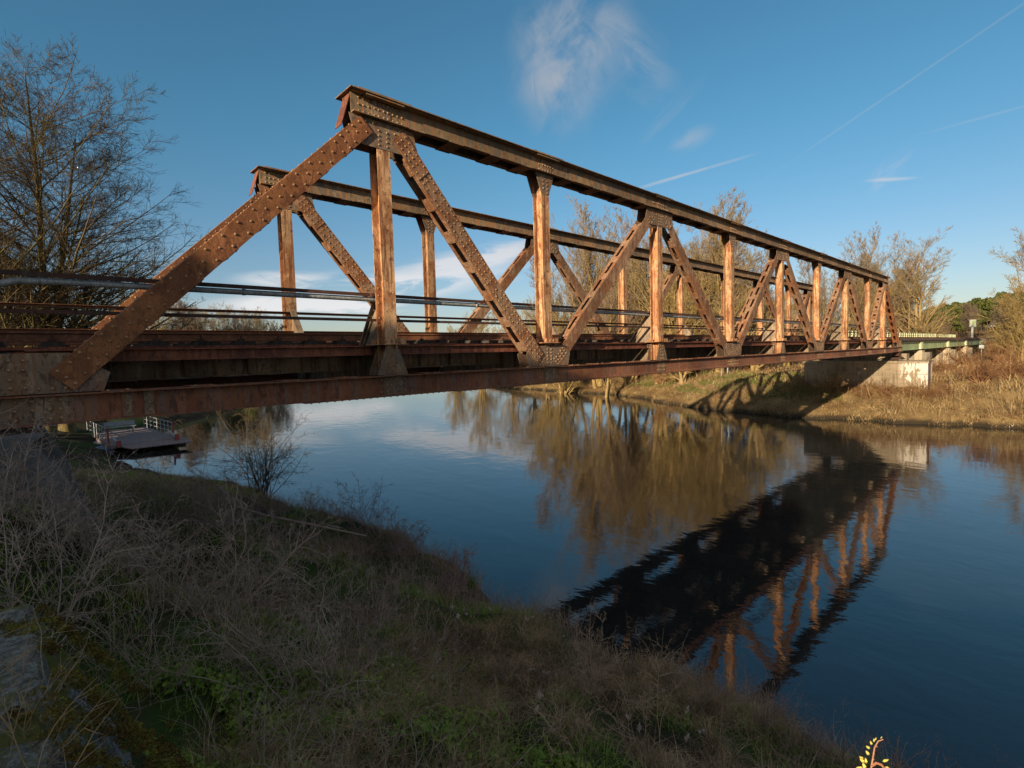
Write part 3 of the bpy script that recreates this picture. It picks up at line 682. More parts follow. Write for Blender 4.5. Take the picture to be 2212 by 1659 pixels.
for x in sx[1:]:
    c = sl0.copy(); COL.objects.link(c); c.parent = track; c.location.x = x
m = MB()
for x in np.arange(63.4, 140, .62): m.box(x - .12, x + .12, -1.25, 1.25, 0, .178)
for x in np.arange(-12, .4, .62): m.box(x - .12, x + .12, -1.25, 1.25, 0, .178)
tag(m.build('distant_sleepers', M['sleeper'], track), kind='stuff')

# ------------------------------------------------------------------ piers, abutments, green viaduct
def rough_block(m, x0, x1, y0, y1, z0, z1, mi=0, j=.015, seed=0):
    m.box(x0, x1, y0, y1, z0, z1, mi)
pr = tag(empty('river_pier', (49.5, 2.2, 1.0)), 'weathered concrete river pier with white lime runs under the far end of the truss', 'bridge pier')
m = MB(); o_ = pr.location
m.box(48.5, 50.35, -1.75, 6.4, 1.0, 3.75); m.box(48.43, 50.4, -1.82, 6.47, 3.7505, 3.93); m.box(50.3505, 51.4, -.2, 5.3, 1.0, 4.43)
b = m.build('pier_body', M['conc'], pr); b.location = -o_
m = MB(); m.box(48.462, 48.499, -1.74, 6.39, 2.93, 2.97); b = m.build('joint_ledge', M['concgrey'], pr); b.location = -o_
m = MB(); m.box(48.50, 48.60, -1.90, -1.82, 1.6, 3.93); b = m.build('corner_angle', M['dark'], pr); b.location = -o_
# faint hand-painted letter on the shaded face
m = MB()
def stroke(pts, r=.012):
    m.tube([(48.497, y, z) for y, z in pts], r, 4)
stroke([(2.62, 3.12), (2.55, 3.42), (2.46, 3.44), (2.42, 3.12)]); stroke([(2.62, 3.26), (2.42, 3.26)]); stroke([(2.34, 3.2), (2.28, 3.26), (2.2, 3.2), (2.12, 3.25), (2.02, 3.19)], .008)
b = m.build('painted_letter', M['black'], pr); b.location = -o_
via = tag(empty('girder_viaduct', (84, 2.47, 4.6)), 'pale green plate girder viaduct carrying the line beyond the truss', 'viaduct')
ov = via.location; XS = [50.5, 64, 81.6, 98.8, 119]
for k in range(4):
    for y in (1.0, 3.94):
        m = MB(); a, b_ = XS[k] + .04, XS[k + 1] - .04
        m.box(a, b_, y - .008, y + .008, 4.62, 5.28); m.box(a, b_, y - .17, y + .17, 4.60, 4.619); m.box(a, b_, y - .17, y + .17, 5.281, 5.30)
        g = m.build('girder', M['green'], via); g.location = -ov
        for x in (a + .23, b_ - .23):
            m = MB(); m.box(x - .22, x + .22, y - .19, y - .009, 4.622, 5.279)
            g2 = m.build('bearing_stiffener', M['greenlight'], via); g2.location = -ov
m = MB(); m.box(50.5, 119, .82, 4.12, 5.305, 5.38); m.box(50.5, 119, .78, .86, 5.381, 5.47); g = m.build('deck', M['dark'], via); g.location = -ov
m = MB()
for z in (6.42, 6.13): m.tube([(50.6, 4.4, z), (121, 4.4, z)], .028, 6)
m.box(50.6, 121, 4.1205, 4.5, 5.40, 5.47)
for x in np.arange(50.8, 121.5, 1.25): m.box(x - .05, x + .05, 4.36, 4.44, 5.471, 6.45, 1); m.box(x - .14, x + .14, 4.441, 4.449, 5.50, 6.05, 1)
g = m.build('railing', [M['green'], M['greenlight']], via); g.location = -ov
for k, x in enumerate(XS[1:4]):
    p = tag(empty('viaduct_pier', (x, 2.5, 1.5)), ['streaked concrete pier under the green girder, nearest to the truss', 'streaked concrete pier in the middle of the green viaduct', 'streaked concrete pier nearest the far end of the green viaduct'][k], 'bridge pier', 'piers of the green viaduct')
    m = MB(); m.box(-.6, .6, -2.33, 3.4, 0, 2.80)
    m.build('pier_wall', M['concgrey'], p)
    for y in (1.0, 2.47, 3.94):
        m = MB(); m.box(-.78, -.601, y - 2.5 - .30, y - 2.5 + .30, 0, 2.98); m.box(-.6, .6, y - 2.5 - .30, y - 2.5 + .30, 2.801, 2.98)
        if y > 1.5:
            m.box(-.70, -.6015, y - 2.5 - .8, y - 2.5 - .5, 0, 2.7)
        m.build('pilaster', M['concpale'], p)
ab = tag(empty('far_abutment', (119.5, 2.47, 2)), 'small concrete abutment at the far end of the green viaduct', 'abutment')
m = MB(); m.box(119.1, 121, .25, 4.9, 1.5, 4.45); m.box(119.6, 121, .35, 4.8, 4.4505, 5.55); b = m.build('wall', M['concpale'], ab); b.location = -ab.location
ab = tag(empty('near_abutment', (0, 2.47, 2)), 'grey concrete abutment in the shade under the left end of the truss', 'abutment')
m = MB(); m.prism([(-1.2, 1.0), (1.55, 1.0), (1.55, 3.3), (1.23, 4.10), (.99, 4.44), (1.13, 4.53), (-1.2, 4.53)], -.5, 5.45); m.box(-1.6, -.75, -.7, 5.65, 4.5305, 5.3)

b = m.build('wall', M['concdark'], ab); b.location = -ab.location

# mossy wing wall at the photographer's feet
from mathutils import noise as mnoise
def rough_mesh(name, quads, sub, amp, mat, parent=None, seed=3):
    V = []; Fc = []
    for Q in quads:
        Q = [np.array(q, float) for q in Q]; n = sub; b0 = len(V)
        for i in range(n + 1):
            for j in range(n + 1):
                u, v = i / n, j / n; p = (Q[0] * (1 - u) + Q[1] * u) * (1 - v) + (Q[3] * (1 - u) + Q[2] * u) * v; q = Vector(p)
                s = amp * (mnoise.fractal(q * 2.6, 1, 2, 5) + .5 * abs(mnoise.fractal(q * 9 + Vector((4, 1, 7)), .8, 2, 4))); w = amp * .6 * mnoise.fractal(q * 4 + Vector((9, 9, 2)), 1, 2, 4)
                V.append((p[0] + s * .8, p[1] + w, p[2] + s))
        for i in range(n):
            for j in range(n): a = b0 + i * (n + 1) + j; Fc.append([a, a + n + 1, a + n + 2, a + 1])
    return mesh_np(name, V, Fc, [mat], parent)
A0, A1, B0_, B1_ = (-1.2, -3.5, 3.72), (.93, -3.72, 3.76), (-1.2, -8.5, 4.0), (1.02, -7.4, 3.95)
ww = rough_mesh('mossy_wing_wall', [[A0, A1, B1_, B0_], [A1, (1.22, -3.9, 3.1), (1.55, -7.4, 3.1), B1_], [(1.22, -3.9, 3.1), (1.32, -3.95, 2.3), (1.95, -7.4, 2.3), (1.55, -7.4, 3.1)], [A1, A0, (-1.2, -3.5, 2.3), (1.32, -3.95, 2.3)], [B1_, (1.55, -7.4, 3.1), (1.95, -7.4, 2.3), (-1.2, -8.5, 2.3)]], 90, .045, M['moss'])
tag(ww, 'crumbling mossy concrete wing wall in the lower left corner', 'wall')

# ------------------------------------------------------------------ trees
def bare_tree(name, seed, h, tr, stems=1, kind='poplar', dens=1.0, mats=('bark_pop', 'twig_pop'), rtw=.012):
    """trunk (+ main limbs) and twigs of one leafless tree, as a thing standing at the origin"""
    rg = np.random.default_rng(seed); root = empty(name)
    st = np.zeros((stems, 3)); st[:, :2] = rg.normal(0, .22 * (stems > 1), (stems, 2)); st[:, 2] = -.3
    lean = rg.normal(0, .13 if stems > 1 else .035, (stems, 2)); d = norm(np.concatenate([lean, np.ones((stems, 1))], 1))
    Ls = h * rg.uniform(.78 if stems > 1 else .97, 1.0, stems)
    P = grow(rg, st, d, Ls, 14, .035, .03); R = np.full((stems, 1), tr) * rg.uniform(.8, 1, (stems, 1)) * (1 - .93 * np.linspace(0, 1, 14) ** .9)[None]
    R[:, 0] *= 1.35
    if kind == 'lime':
        a = branch(rg, P, R, int(66 * dens), .13, .99, 60, .41, .038, .055, 9, .34, lambda t: np.interp(t, [0, .15, .4, .7, 1], [.70, 1.0, 1.03, .88, .5]))
        b = branch(rg, *a, int(14), .10, 1, 42, .42, .03, .09, 6, .5, rmin=.014)
        c = branch(rg, *b, 8, .1, 1, 38, .60, .04, .06, 5, .6, rmin=rtw)
        e = branch(rg, c[0], c[1], 3, .15, 1, 34, .60, .04, .06, 4, .7, rmin=rtw * .7)
    elif kind == 'poplar':
        a = branch(rg, P, R, int(34 * dens), .14, .97, 34, .44, .07, .05, 9, .42, lambda t: np.interp(t, [0, .2, .45, .8, 1], [.7, 1.05, .9, .5, .25]))
        b = branch(rg, *a, 10, .12, 1, 32, .42, .06, .08, 6, .5, rmin=.015)
        c = branch(rg, *b, 7, .1, 1, 30, .56, .06, .05, 4, .6, rmin=rtw)
        e = branch(rg, c[0], c[1], 3, .15, 1, 28, .65, .05, .05, 3, .7, rmin=rtw * .75)
    else:   # spreading willow or shrub
        a = branch(rg, P, R, int(18 * dens), .05, .97, 44, .52, .06, .08, 8, .5, lambda t: 1 - .45 * t)
        b = branch(rg, *a, 9, .12, 1, 38, .45, .04, .11, 6, .5, rmin=.014)
        c = branch(rg, *b, 7, .1, 1, 34, .56, .05, .06, 4, .6, rmin=rtw)
        e = branch(rg, c[0], c[1], 3, .15, 1, 32, .65, .04, .06, 3, .7, rmin=rtw * .75)
    v, f = tubes(P, R, 8); mesh_np('trunk', v, f, [M[mats[0]]], root, smooth=True)
    v1, f1 = tubes(*a, 5); big = join([(v1, f1), tubes(*b, 4)]); mesh_np('limbs', *big, [M[mats[0]]], root, smooth=True)
    tw = join([tubes(*c, 3), tubes(*e, 3)]); mesh_np('crown', *tw, [M[mats[1]]], root)
    return root
def dup(root, loc, rz, s, label, group=None, cat=None):
    r = root.copy(); COL.objects.link(r); r.location = loc; r.rotation_euler = (0, 0, rz); r.scale = s if isinstance(s, tuple) else (s, s, s)
    for ch in root.children:
        c = ch.copy(); COL.objects.link(c); c.parent = r
    return tag(r, label, cat, group)
def put(root, loc, rz, s, label, group=None, cat='tree'):
    root.location = loc; root.rotation_euler = (0, 0, rz); root.scale = s if isinstance(s, tuple) else (s, s, s); return tag(root, label, cat, group)
def gz(x, y): return float(H(x, y))
def along(u, D, v=720):          # ground point D metres away in the direction of picture column u (2212 px wide)
    d = pix_dir(u, v); k = math.hypot(d.x, d.y); x, y = CAM.x + d.x / k * D, CAM.y + d.y / k * D; return (x, y, gz(x, y) - .1)

G1 = 'bare trees on the left bank behind the railway'
big = bare_tree('lime_tree', 11, 23.5, .42, 1, 'lime', 1.15, ('bark_lime', 'twig_lime'), .0095)
put(big, along(85, 45), .4, (1.0, 1.0, .99), 'tall bare tree with dark spreading limbs at the far left', G1)
dup(big, along(128, 47), 2.3, (.95, .95, .91), 'slightly shorter bare tree just right of the tallest one at the left edge', G1)
dup(big, along(-70, 43), 4.1, (.9, .9, .9), 'bare tree cut off by the left edge of the photo', G1)

G2 = 'bare trees on the far bank behind the bridge'
tA = bare_tree('poplar_tree', 21, 22, .26, 3, 'poplar', 1.0, ('bark_pop', 'twig_pop'), .015)
tB = bare_tree('poplar_tree', 22, 20, .26, 2, 'poplar', 1.1, ('bark_pop', 'twig_red'), .015)
tC = bare_tree('willow_tree', 23, 17, .28, 3, 'willow', 1.3, ('bark_pop', 'twig_pop'), .015)
tD = bare_tree('willow_tree', 24, 13, .22, 4, 'willow', 1.2, ('bark_pop', 'twig_yel'), .014)
tE = bare_tree('dark_tree', 25, 16, .24, 2, 'poplar', 1.3, ('bark_dark', 'twig_red'), .016)
put(tA, along(1292, 67), .3, 1.03, 'tall slender bare poplar left of the third near post, yellowish trunk', G2)
spec = [(tB, 1245, 70, 1.0, 1.0, 'purplish bare poplar at the left end of the far bank group'), (tA, 1365, 66, 2.2, .93, 'forked bare poplar rising behind the third near post'),
        (tC, 1420, 62, .6, 1.08, 'wide bare tree with many ascending limbs right of the third near post'), (tB, 1495, 68, 3.4, 1.02, 'bare poplar whose top just clears the near top chord'),
        (tC, 1560, 61, 2.9, .98, 'spreading bare tree between the third and fourth near posts'), (tE, 1340, 72, 1.2, 1.1, 'dark dense bare tree behind the forked poplar'),
        (tC, 1630, 64, 4.4, .86, 'spreading bare tree right of the fourth near post'), (tD, 1180, 74, 0.5, .95, 'yellowish willow at the water left of the poplars'),
        (tD, 1475, 58, 3.3, .9, 'low yellow willow leaning over the far bank'), (tE, 1590, 78, .2, .95, 'dark bare tree standing behind the spreading ones'),
        (tD, 1700, 80, 1.7, .8, 'low willow seen through the truss near the fifth post'), (tE, 1440, 82, 4.0, 1.0, 'dark bare tree deep behind the third near post'),
        (tD, 1040, 105, 2.6, 1.05, 'round willow beside the second near post, low over the deck'), (tC, 1105, 98, 1.0, .72, 'broad bare tree right of the second near post'),
        (tD, 985, 120, 4.2, .95, 'low bare willow between the first and second near posts'), (tC, 1150, 90, 5.2, .75, 'grey-brown bare tree just left of the willow at the water')]
for r, u, D, a, s, lab in spec: dup(r, along(u, D), a, s, lab, G2)
dup(tA, along(1540, 66), 3.9, .92, 'tall yellowish poplar between the third and fourth near posts', G2)
dup(tB, along(1310, 60), 5.1, .9, 'fine twigged poplar in front of the tallest poplar', G2)
put(tB, along(1400, 75), 1.1, 1.0, 'purplish bare poplar behind the wide ascending tree', G2)
put(tC, along(1520, 70), .8, .95, 'grey bare tree hidden behind the middle of the near top chord', G2)
put(tD, along(1215, 66), 2.1, .85, 'yellowish willow bush at the foot of the left poplars', G2)
put(tE, along(1660, 88), 2.1, .95, 'dark bare tree between the fourth and fifth near posts', G2)
G3 = 'bare trees beside the green viaduct'
tF = bare_tree('poplar_tree', 31, 17.5, .34, 2, 'willow', 1.5, ('bark_pop', 'twig_pop'), .017)
put(tF, along(1985, 101), .2, (1.1, 1.1, 1.0), 'large spreading bare tree with a pale forked trunk above the green railing', G3)
for r, u, D, a, s, lab in [(tB, 1815, 96, .7, .98, 'bare poplar rising above the right end of the top chord'), (tA, 1865, 98, 2.0, .88, 'bare poplar behind the right end of the truss'),
        (tB, 1905, 104, 3.0, .86, 'reddish bare poplar just right of the truss end'), (tA, 1935, 108, 4.2, .80, 'slender bare poplar left of the large spreading tree'),
        (tC, 1770, 100, 1.2, .85, 'bare tree in the gap behind the sixth near post'), (tE, 1725, 105, 5.0, .8, 'dark bare tree behind the fifth near post'),
        (tF, 2245, 92, 2.2, .85, 'bare tree cut off by the right edge of the photo'), (tD, 2205, 84, 1.4, .72, 'yellow willow below the tree at the right edge'),
        (tD, 2165, 104, 3.1, .42, 'small yellowish willow right of the viaduct end'), (tD, 1850, 112, .4, .8, 'willow bush behind the last truss bay'), (tE, 2100, 150, 1.4, .6, 'low dark bare tree beyond the viaduct end'),
        (tE, 2035, 152, .4, .55, 'low dark bare tree left of the viaduct end'), (tE, 2180, 140, 2.4, .62, 'dark bare tree right of the signal mast')]:
    dup(r, along(u, D), a, s, lab, G3)
G4 = 'distant bare trees on the left horizon'
k = 0
for u, D, s in ((330, 150, .95), (375, 155, .9), (415, 150, 1.0), (448, 160, .95), (480, 165, 1.0), (512, 160, .9), (545, 170, 1.0), (575, 165, .9), (600, 175, .8)):
    dup((tD, tC, tE)[k % 3], along(u, D), k * 1.3, s * (.82 if k % 3 == 1 else 1.0) * 1.35, ['low distant tree, %s of the row on the left horizon' % q for q in ('first from the left', 'second from the left', 'third from the left', 'fourth from the left', 'middle one', 'fourth from the right', 'third from the right', 'second from the right', 'rightmost')][k], G4, 'tree'); k += 1

def leaf_cloud(rg, C, Rr, n, size, flat=.7):
    """n small quads scattered through each clump"""
    N = len(C); u = norm(rg.normal(0, 1, (N, n, 3))) * rg.uniform(.35, 1, (N, n, 1)) ** .5; u[..., 2] *= flat
    p = (C[:, None] + u * Rr[:, None, None]).reshape(-1, 3); a = norm(rg.normal(0, 1, p.shape)); b = norm(np.cross(a, rg.normal(0, 1, p.shape))); s = rg.uniform(.6, 1.3, (len(p), 1)) * size
    V = np.stack([p - a * s - b * s, p + a * s - b * s, p + a * s + b * s, p - a * s + b * s], 1).reshape(-1, 3)
    return V, np.arange(len(V)).reshape(-1, 4)
def pine(seed, h, cr, dense=26, size=.22, low=.45, mat='pine', name='pine_tree'):
    rg = np.random.default_rng(seed); root = empty(name)
    P = grow(rg, np.array([[0, 0, -.3]]), np.array([[0, 0, 1.]]), np.array([h]), 10, .03, .03); R = np.full((1, 1), h * .016) * (1 - .85 * np.linspace(0, 1, 10))[None]
    a = branch(rg, P, R, 22, low, 1, 62, .30, .03, .08, 6, .45)
    mesh_np('trunk', *join([tubes(P, R, 7), tubes(*a, 4)]), [M['bark_dark']], root)
    t = rg.uniform(low, 1, dense); an = rg.uniform(0, 6.28, dense); rr = cr * np.interp(t, [low, low + .15, .8, 1], [.6, 1, .75, .1]) * rg.uniform(.3, 1, dense)
    C = np.stack([np.cos(an) * rr, np.sin(an) * rr, h * t], 1); Q = rg.uniform(.35, .6, dense) * cr * .75
    mesh_np('crown', *leaf_cloud(rg, C, Q, 150, size), [M[mat]], root)
    return root
p1 = pine(41, 12, 3.6, 30); p2 = pine(42, 11, 4.0, 26); rg = np.random.default_rng(8)
G5 = 'dark pines on the low hill at the right'
places = []
for k in range(46):
    u = 1968 + (k % 23) * 11.5 + rg.uniform(-4, 4); D = (215 if k < 23 else 275) + rg.uniform(-18, 18); places.append((u, D, rg.uniform(.75, 1.05) * (.62 + .38 * min(1, (u - 1955) / 90))))
for k, (u, D, s) in enumerate(places):
    r = p1 if k % 2 else p2; lab = 'dark green pine in the wood on the low hill behind the signal mast'
    if k < 2: (put(r, along(u, D), k, s, lab, G5))
    else: dup(r, along(u, D), k * 1.9, s, lab, G5)
G6 = 'evergreen bushes among the distant trees on the left'
for k, (u, D, s) in enumerate(((428, 150, .62), (500, 158, .72), (535, 150, .45))): dup(p2, along(u, D), k, (s * 1.4, s * 1.4, s * 1.35), ['dark evergreen under the left horizon trees, left one', 'tallest dark evergreen of the left horizon group', 'small dark evergreen at the right of the left horizon group'][k], G6)
# unseen evergreens added left of the picture, heights set to keep the foreground shaded
sh = pine(51, 14, 2.7, 46, .30, .06, name='shade_spruce'); G7 = 'added shade spruces along the near bank outside the left edge'
shp = [(-21, -20, 9.6), (-20, -17.5, 9.7), (-22, -15, 10.2), (-20, -12.6, 11.2), (-21.5, -10.4, 12.6), (-20, -8.2, 13.5), (-22, -6.2, 13.9), (-20.5, -4.2, 13.1), (-22, -2.2, 12.5), (-24, .2, 11.4), (-24, 2.8, 10.7), (-24, 5.6, 10.8), (-21, 8.4, 10.8),
       (-20, 11, 10.5), (-21, 13.5, 10.6), (-20, 16, 10.4), (-21, 18.5, 10.3), (-20, 21, 10.2), (-21, 23.5, 10), (-20, 26, 10), (-24, -13.7, 11.5), (-25, -9.2, 13.6), (-25, -5.1, 13.9), (-26, -1.1, 12.8), (-23, 9.8, 10.8), (-23, 15, 10.6)]
for k, (x, y, zt) in enumerate(shp):
    z0 = gz(x, y); s = (zt - z0) / 14.3; fn = put if k == 0 else (lambda *a: dup(sh, *a[1:]))
    fn(sh, (x, y, z0), k * 1.1, (1.0, 1.0, s), 'unseen dense spruce added to shade the near bank', G7)

# ------------------------------------------------------------------ ground cover
def blades(rg, X, Y, h, w, lean, z0=-.02, bend=.6):
    """grass blades: tapered three point strips"""
    n = len(X); Z = H(X, Y) + z0; an = rg.uniform(0, 2 * np.pi, n); ln = rg.normal(0, lean, (n, 2)); hh = h * rg.uniform(.5, 1.25, n); ww = w * rg.uniform(.6, 1.3, n)
    b = np.stack([X, Y, Z], 1); s = np.stack([np.cos(an), np.sin(an), np.zeros(n)], 1) * ww[:, None] * .5
    l3 = np.concatenate([ln, np.zeros((n, 1))], 1) * hh[:, None]
    m = b + l3 * .35 + np.array([0, 0, 1]) * (hh * .6)[:, None]; t = b + l3 * 1.0 + np.array([0, 0, 1]) * (hh * (1 - bend * np.minimum(1, np.linalg.norm(ln, axis=1)) * .6))[:, None]
    V = np.stack([b - s, b + s, m + s * .8, m - s * .8, t + s * .15, t - s * .15], 1).reshape(-1, 3); i = np.arange(n)[:, None] * 6
    return V, np.concatenate([i + np.array([0, 1, 2, 3]), i + np.array([3, 2, 4, 5])], 0)
def vnoise(x, y, s, seed): return (np.sin(x * s + seed) * np.cos(y * s * 1.13 + seed * 2.1) + .6 * np.sin(x * s * 2.3 + y * s * 1.9 + seed * 3.3) + .4 * np.cos(x * s * 4.7 - y * s * 4.1 + seed)) / 2
rg = np.random.default_rng(100)
def scatter(n, x0, x1, y0, y1): return rg.uniform(x0, x1, n), rg.uniform(y0, y1, n)
X, Y = scatter(150000, -.5, 9.2, -11, 19); ok = (H(X, Y) > .05) & (vnoise(X, Y, 1.1, 2.) > .0) & ~((X < 1.6) & (Y > -8.6) & (Y < -3.4)) & ~((X < 2.4) & (Y > -1.4) & (Y < 5.8)); X, Y = X[ok], Y[ok]
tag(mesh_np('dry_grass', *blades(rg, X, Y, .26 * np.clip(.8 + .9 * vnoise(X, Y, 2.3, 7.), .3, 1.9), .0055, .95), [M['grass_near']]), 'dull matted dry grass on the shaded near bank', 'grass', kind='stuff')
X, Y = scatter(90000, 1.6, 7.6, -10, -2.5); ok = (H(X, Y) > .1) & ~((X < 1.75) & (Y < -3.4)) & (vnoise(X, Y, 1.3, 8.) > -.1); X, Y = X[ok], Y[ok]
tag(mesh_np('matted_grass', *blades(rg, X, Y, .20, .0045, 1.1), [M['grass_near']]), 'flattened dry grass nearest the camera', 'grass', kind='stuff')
X, Y = scatter(160000, .5, 8.3, -11, 20); g = vnoise(X, Y, .9, 5.) ; band = np.exp(-((near_x(Y) - X - 5.2) / 1.6) ** 2)
ok = (H(X, Y) > .3) & (g + band * .6 > .22) & ~((X < 1.6) & (Y > -8.6) & (Y < -3.4)); X, Y = X[ok], Y[ok]
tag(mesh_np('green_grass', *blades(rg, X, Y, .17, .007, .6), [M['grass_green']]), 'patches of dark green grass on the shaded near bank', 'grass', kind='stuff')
X, Y = scatter(900, 2.5, 7.8, -8.2, -1); X = X[:150]; Y = Y[:150]; Z = H(X, Y) + .07; n = len(X)
lv = []; lf = []
for k in range(n):
    a = rg.uniform(0, 6.28); s = rg.uniform(.028, .055); m_ = 9; b = len(lv); tilt = rg.normal(0, .35, 2)
    for j in range(m_ * 2):
        t = a + math.pi * j / m_; r = s * (1 if j % 2 else .55) * (1.35 if j in (0, 1) else 1); dx, dy = r * math.cos(t), r * math.sin(t) * .75; lv.append((X[k] + dx, Y[k] + dy, Z[k] + dx * tilt[0] + dy * tilt[1] + .02 * math.sin(j)))
    lf.append(list(range(b, b + m_ * 2)))
tag(mesh_np('fallen_leaves', lv, lf, [M['leafpale']]), 'pale lobed leaves scattered on the near bank', 'leaves', kind='stuff')

def stems(rg, B, L, S, spread, wiggle, up, r, k=3):
    n = len(B); d = norm(np.concatenate([rg.normal(0, spread, (n, 2)), np.ones((n, 1))], 1)); P = grow(rg, B, d, L * rg.uniform(.6, 1.25, n), S, wiggle, up)
    return P, (r * rg.uniform(.7, 1.2, n))[:, None] * (1 - .7 * np.linspace(0, 1, S))[None]
def thicket(name, X, Y, L, spread, wig, up, r, mat, label, sub=(5, .35), cat='brambles'):
    B = np.stack([X, Y, H(X, Y) - .03], 1); P, R = stems(rg, B, L, 9, spread, wig, up, r)
    c = branch(rg, P, R, sub[0], .25, 1, 48, sub[1], up * .5, wig * 1.2, 5, .7, rmin=r * .42)
    return tag(mesh_np(name, *join([tubes(P, R, 3), tubes(*c, 3)]), [M[mat]]), label, cat, kind='stuff')
X, Y = scatter(9000, 1.5, 9.0, -10, 9); d = near_x(Y) - X
ok = (d > -.05) & (d < 4.6) & (vnoise(X, Y, .8, 9.) > -.2 + .25 * (d > 3.2)) & (H(X, Y) > .05) & ~((d > 1.6) & (Y < -4.3)) & ~((X < 2.4) & (Y > -1.4)); X, Y = X[ok][:3900], Y[ok][:3900]
thicket('purple_brush', X, Y, .60 * np.clip(.75 + .6 * vnoise(X, Y, 1.7, 3.3), .35, 1.5), .42, .13, -.015, .0042, 'thornp', 'dense tangle of thin purplish bare stems along the near water edge')
X, Y = scatter(5000, 3, 9.2, -9, 9); d = near_x(Y) - X; ok = (d > -.05) & (d < 1.5) & (vnoise(X, Y, 1.3, 4.) > -.35); X, Y = X[ok][:1500], Y[ok][:1500]
thicket('dry_weeds', X, Y, .62 * np.clip(.8 + .6 * vnoise(X, Y, 2.1, 1.3), .3, 1.6), .34, .06, -.01, .0045, 'weed', 'dry brown weed stalks standing at the near water edge', (7, .16), 'weeds')
X, Y = scatter(3500, 1.0, 4.6, -3.6, 9.5); ok = ~((X < 2.4) & (Y > -1.5) & (Y < 5.9)); X, Y = X[ok][:1300], Y[ok][:1300]
thicket('bramble_thicket', X, Y, .9 * np.clip(.85 + .5 * vnoise(X, Y, 1.9, 5.), .4, 1.4), .75, .16, -.03, .005, 'thorn', 'grey tangle of thin thorny stems in front of the abutment')
X, Y = scatter(1500, .9, 3.2, -7.8, -2.6); ok = (H(X, Y) > 2.0) & ((X > 1.75) | (Y > -3.4)); X, Y = X[ok][:240], Y[ok][:240]
thicket('bank_top_brush', X, Y, .7, .6, .15, -.03, .004, 'thorn', 'thin grey stems at the foot of the mossy wall')
X, Y = scatter(420, .5, 2.1, -1.9, -.56)
thicket('abutment_brush', X, Y, .75, .6, .16, -.02, .0038, 'thorn', 'grey thorny stems growing up against the concrete abutment')
X, Y = scatter(100, .35, 1.0, -6.2, -4.6)
B = np.stack([X, Y, np.full(100, 3.78)], 1); P, R = stems(rg, B, .40, 8, .6, .12, -.01, .0028); c = branch(rg, P, R, 3, .2, .9, 40, .4, 0, .1, 4, .7, rmin=.0015)
tag(mesh_np('wall_top_stalks', *join([tubes(P, R, 3), tubes(*c, 3)]), [M['reed']]), 'pale dry stalks growing on top of the mossy wing wall', 'weeds', kind='stuff')
X, Y = scatter(5200, 1.5, 3.9, -8, -3.2); ok = (vnoise(X, Y, 1.6, 3.) > -.3) & (H(X, Y) > 1.6); X, Y = X[ok], Y[ok]
C = np.stack([X, Y, H(X, Y) + .05], 1); v, f = leaf_cloud(rg, C, np.full(len(C), .07), 7, .016, .6)
tag(mesh_np('ground_ivy', v, f, [M['grass_green']]), 'low dark green leafy ground cover beside the mossy wall', 'ground cover', kind='stuff')
# moss tufts on the wall
X, Y = scatter(900, .3, 1.05, -7.2, -3.9); ok = vnoise(X, Y, 3.1, 2.) > .25; X, Y = X[ok], Y[ok]; C = np.stack([X, Y, 3.76 + (-3.7 - Y) * .055], 1)
v, f = leaf_cloud(rg, C, np.full(len(C), .028), 40, .0035, .6); X2 = rg.uniform(1.0, 1.55, 1500); Y2 = rg.uniform(-7.2, -3.9, 1500); ok = vnoise(X2, Y2, 3.7, 6.) > .12; X2, Y2 = X2[ok], Y2[ok]; C2 = np.stack([X2, Y2, 3.8 - (X2 - 1.0 - (-3.9 - Y2) * .06) * 1.5], 1); v2, f2 = leaf_cloud(rg, C2, np.full(len(C2), .03), 40, .0038, .8)
tag(mesh_np('moss', *join([(v, f), (v2, f2)]), [M['mosstuft']]), 'yellow green and brown moss cushions on the wing wall', 'moss', kind='stuff')
X, Y = scatter(520, 46.4, 48.3, -3.2, 6.5)
thicket('pier_foot_brush', X, Y, .9 * np.clip(.9 + .6 * vnoise(X, Y, 1.3, 2.), .4, 1.5), .8, .17, -.03, .014, 'bramble', 'tangle of brown stems against the foot of the river pier', (7, .42))
# thorn bushes: countable, one thing each
def thorn_bush(seed, h, n, mat='thorn', spread=.6, r=.0085, drop=-.012, name='thorn_bush'):
    rg2 = np.random.default_rng(seed); root = empty(name); B = np.concatenate([rg2.normal(0, .12, (n, 2)), np.full((n, 1), -.08)], 1)
    P, R = stems(rg2, B, h, 12, spread, .10, drop, r, 4)
    a = branch(rg2, P, R, 10, .15, 1, 52, .48, drop, .13, 8, .6, rmin=.0036); b = branch(rg2, *a, 7, .1, 1, 50, .42, drop, .15, 5, .7, rmin=.0028); c = branch(rg2, *b, 3, .1, 1, 52, .35, 0, .15, 3, .7, rmin=.002)
    mesh_np('stems', *tubes(P, R, 5), [M[mat]], root, smooth=True); mesh_np('twigs', *join([tubes(*a, 4), tubes(*b, 3), tubes(*c, 3)]), [M[mat]], root); return root
GB = 'thorn bushes on the near bank below the bridge end'
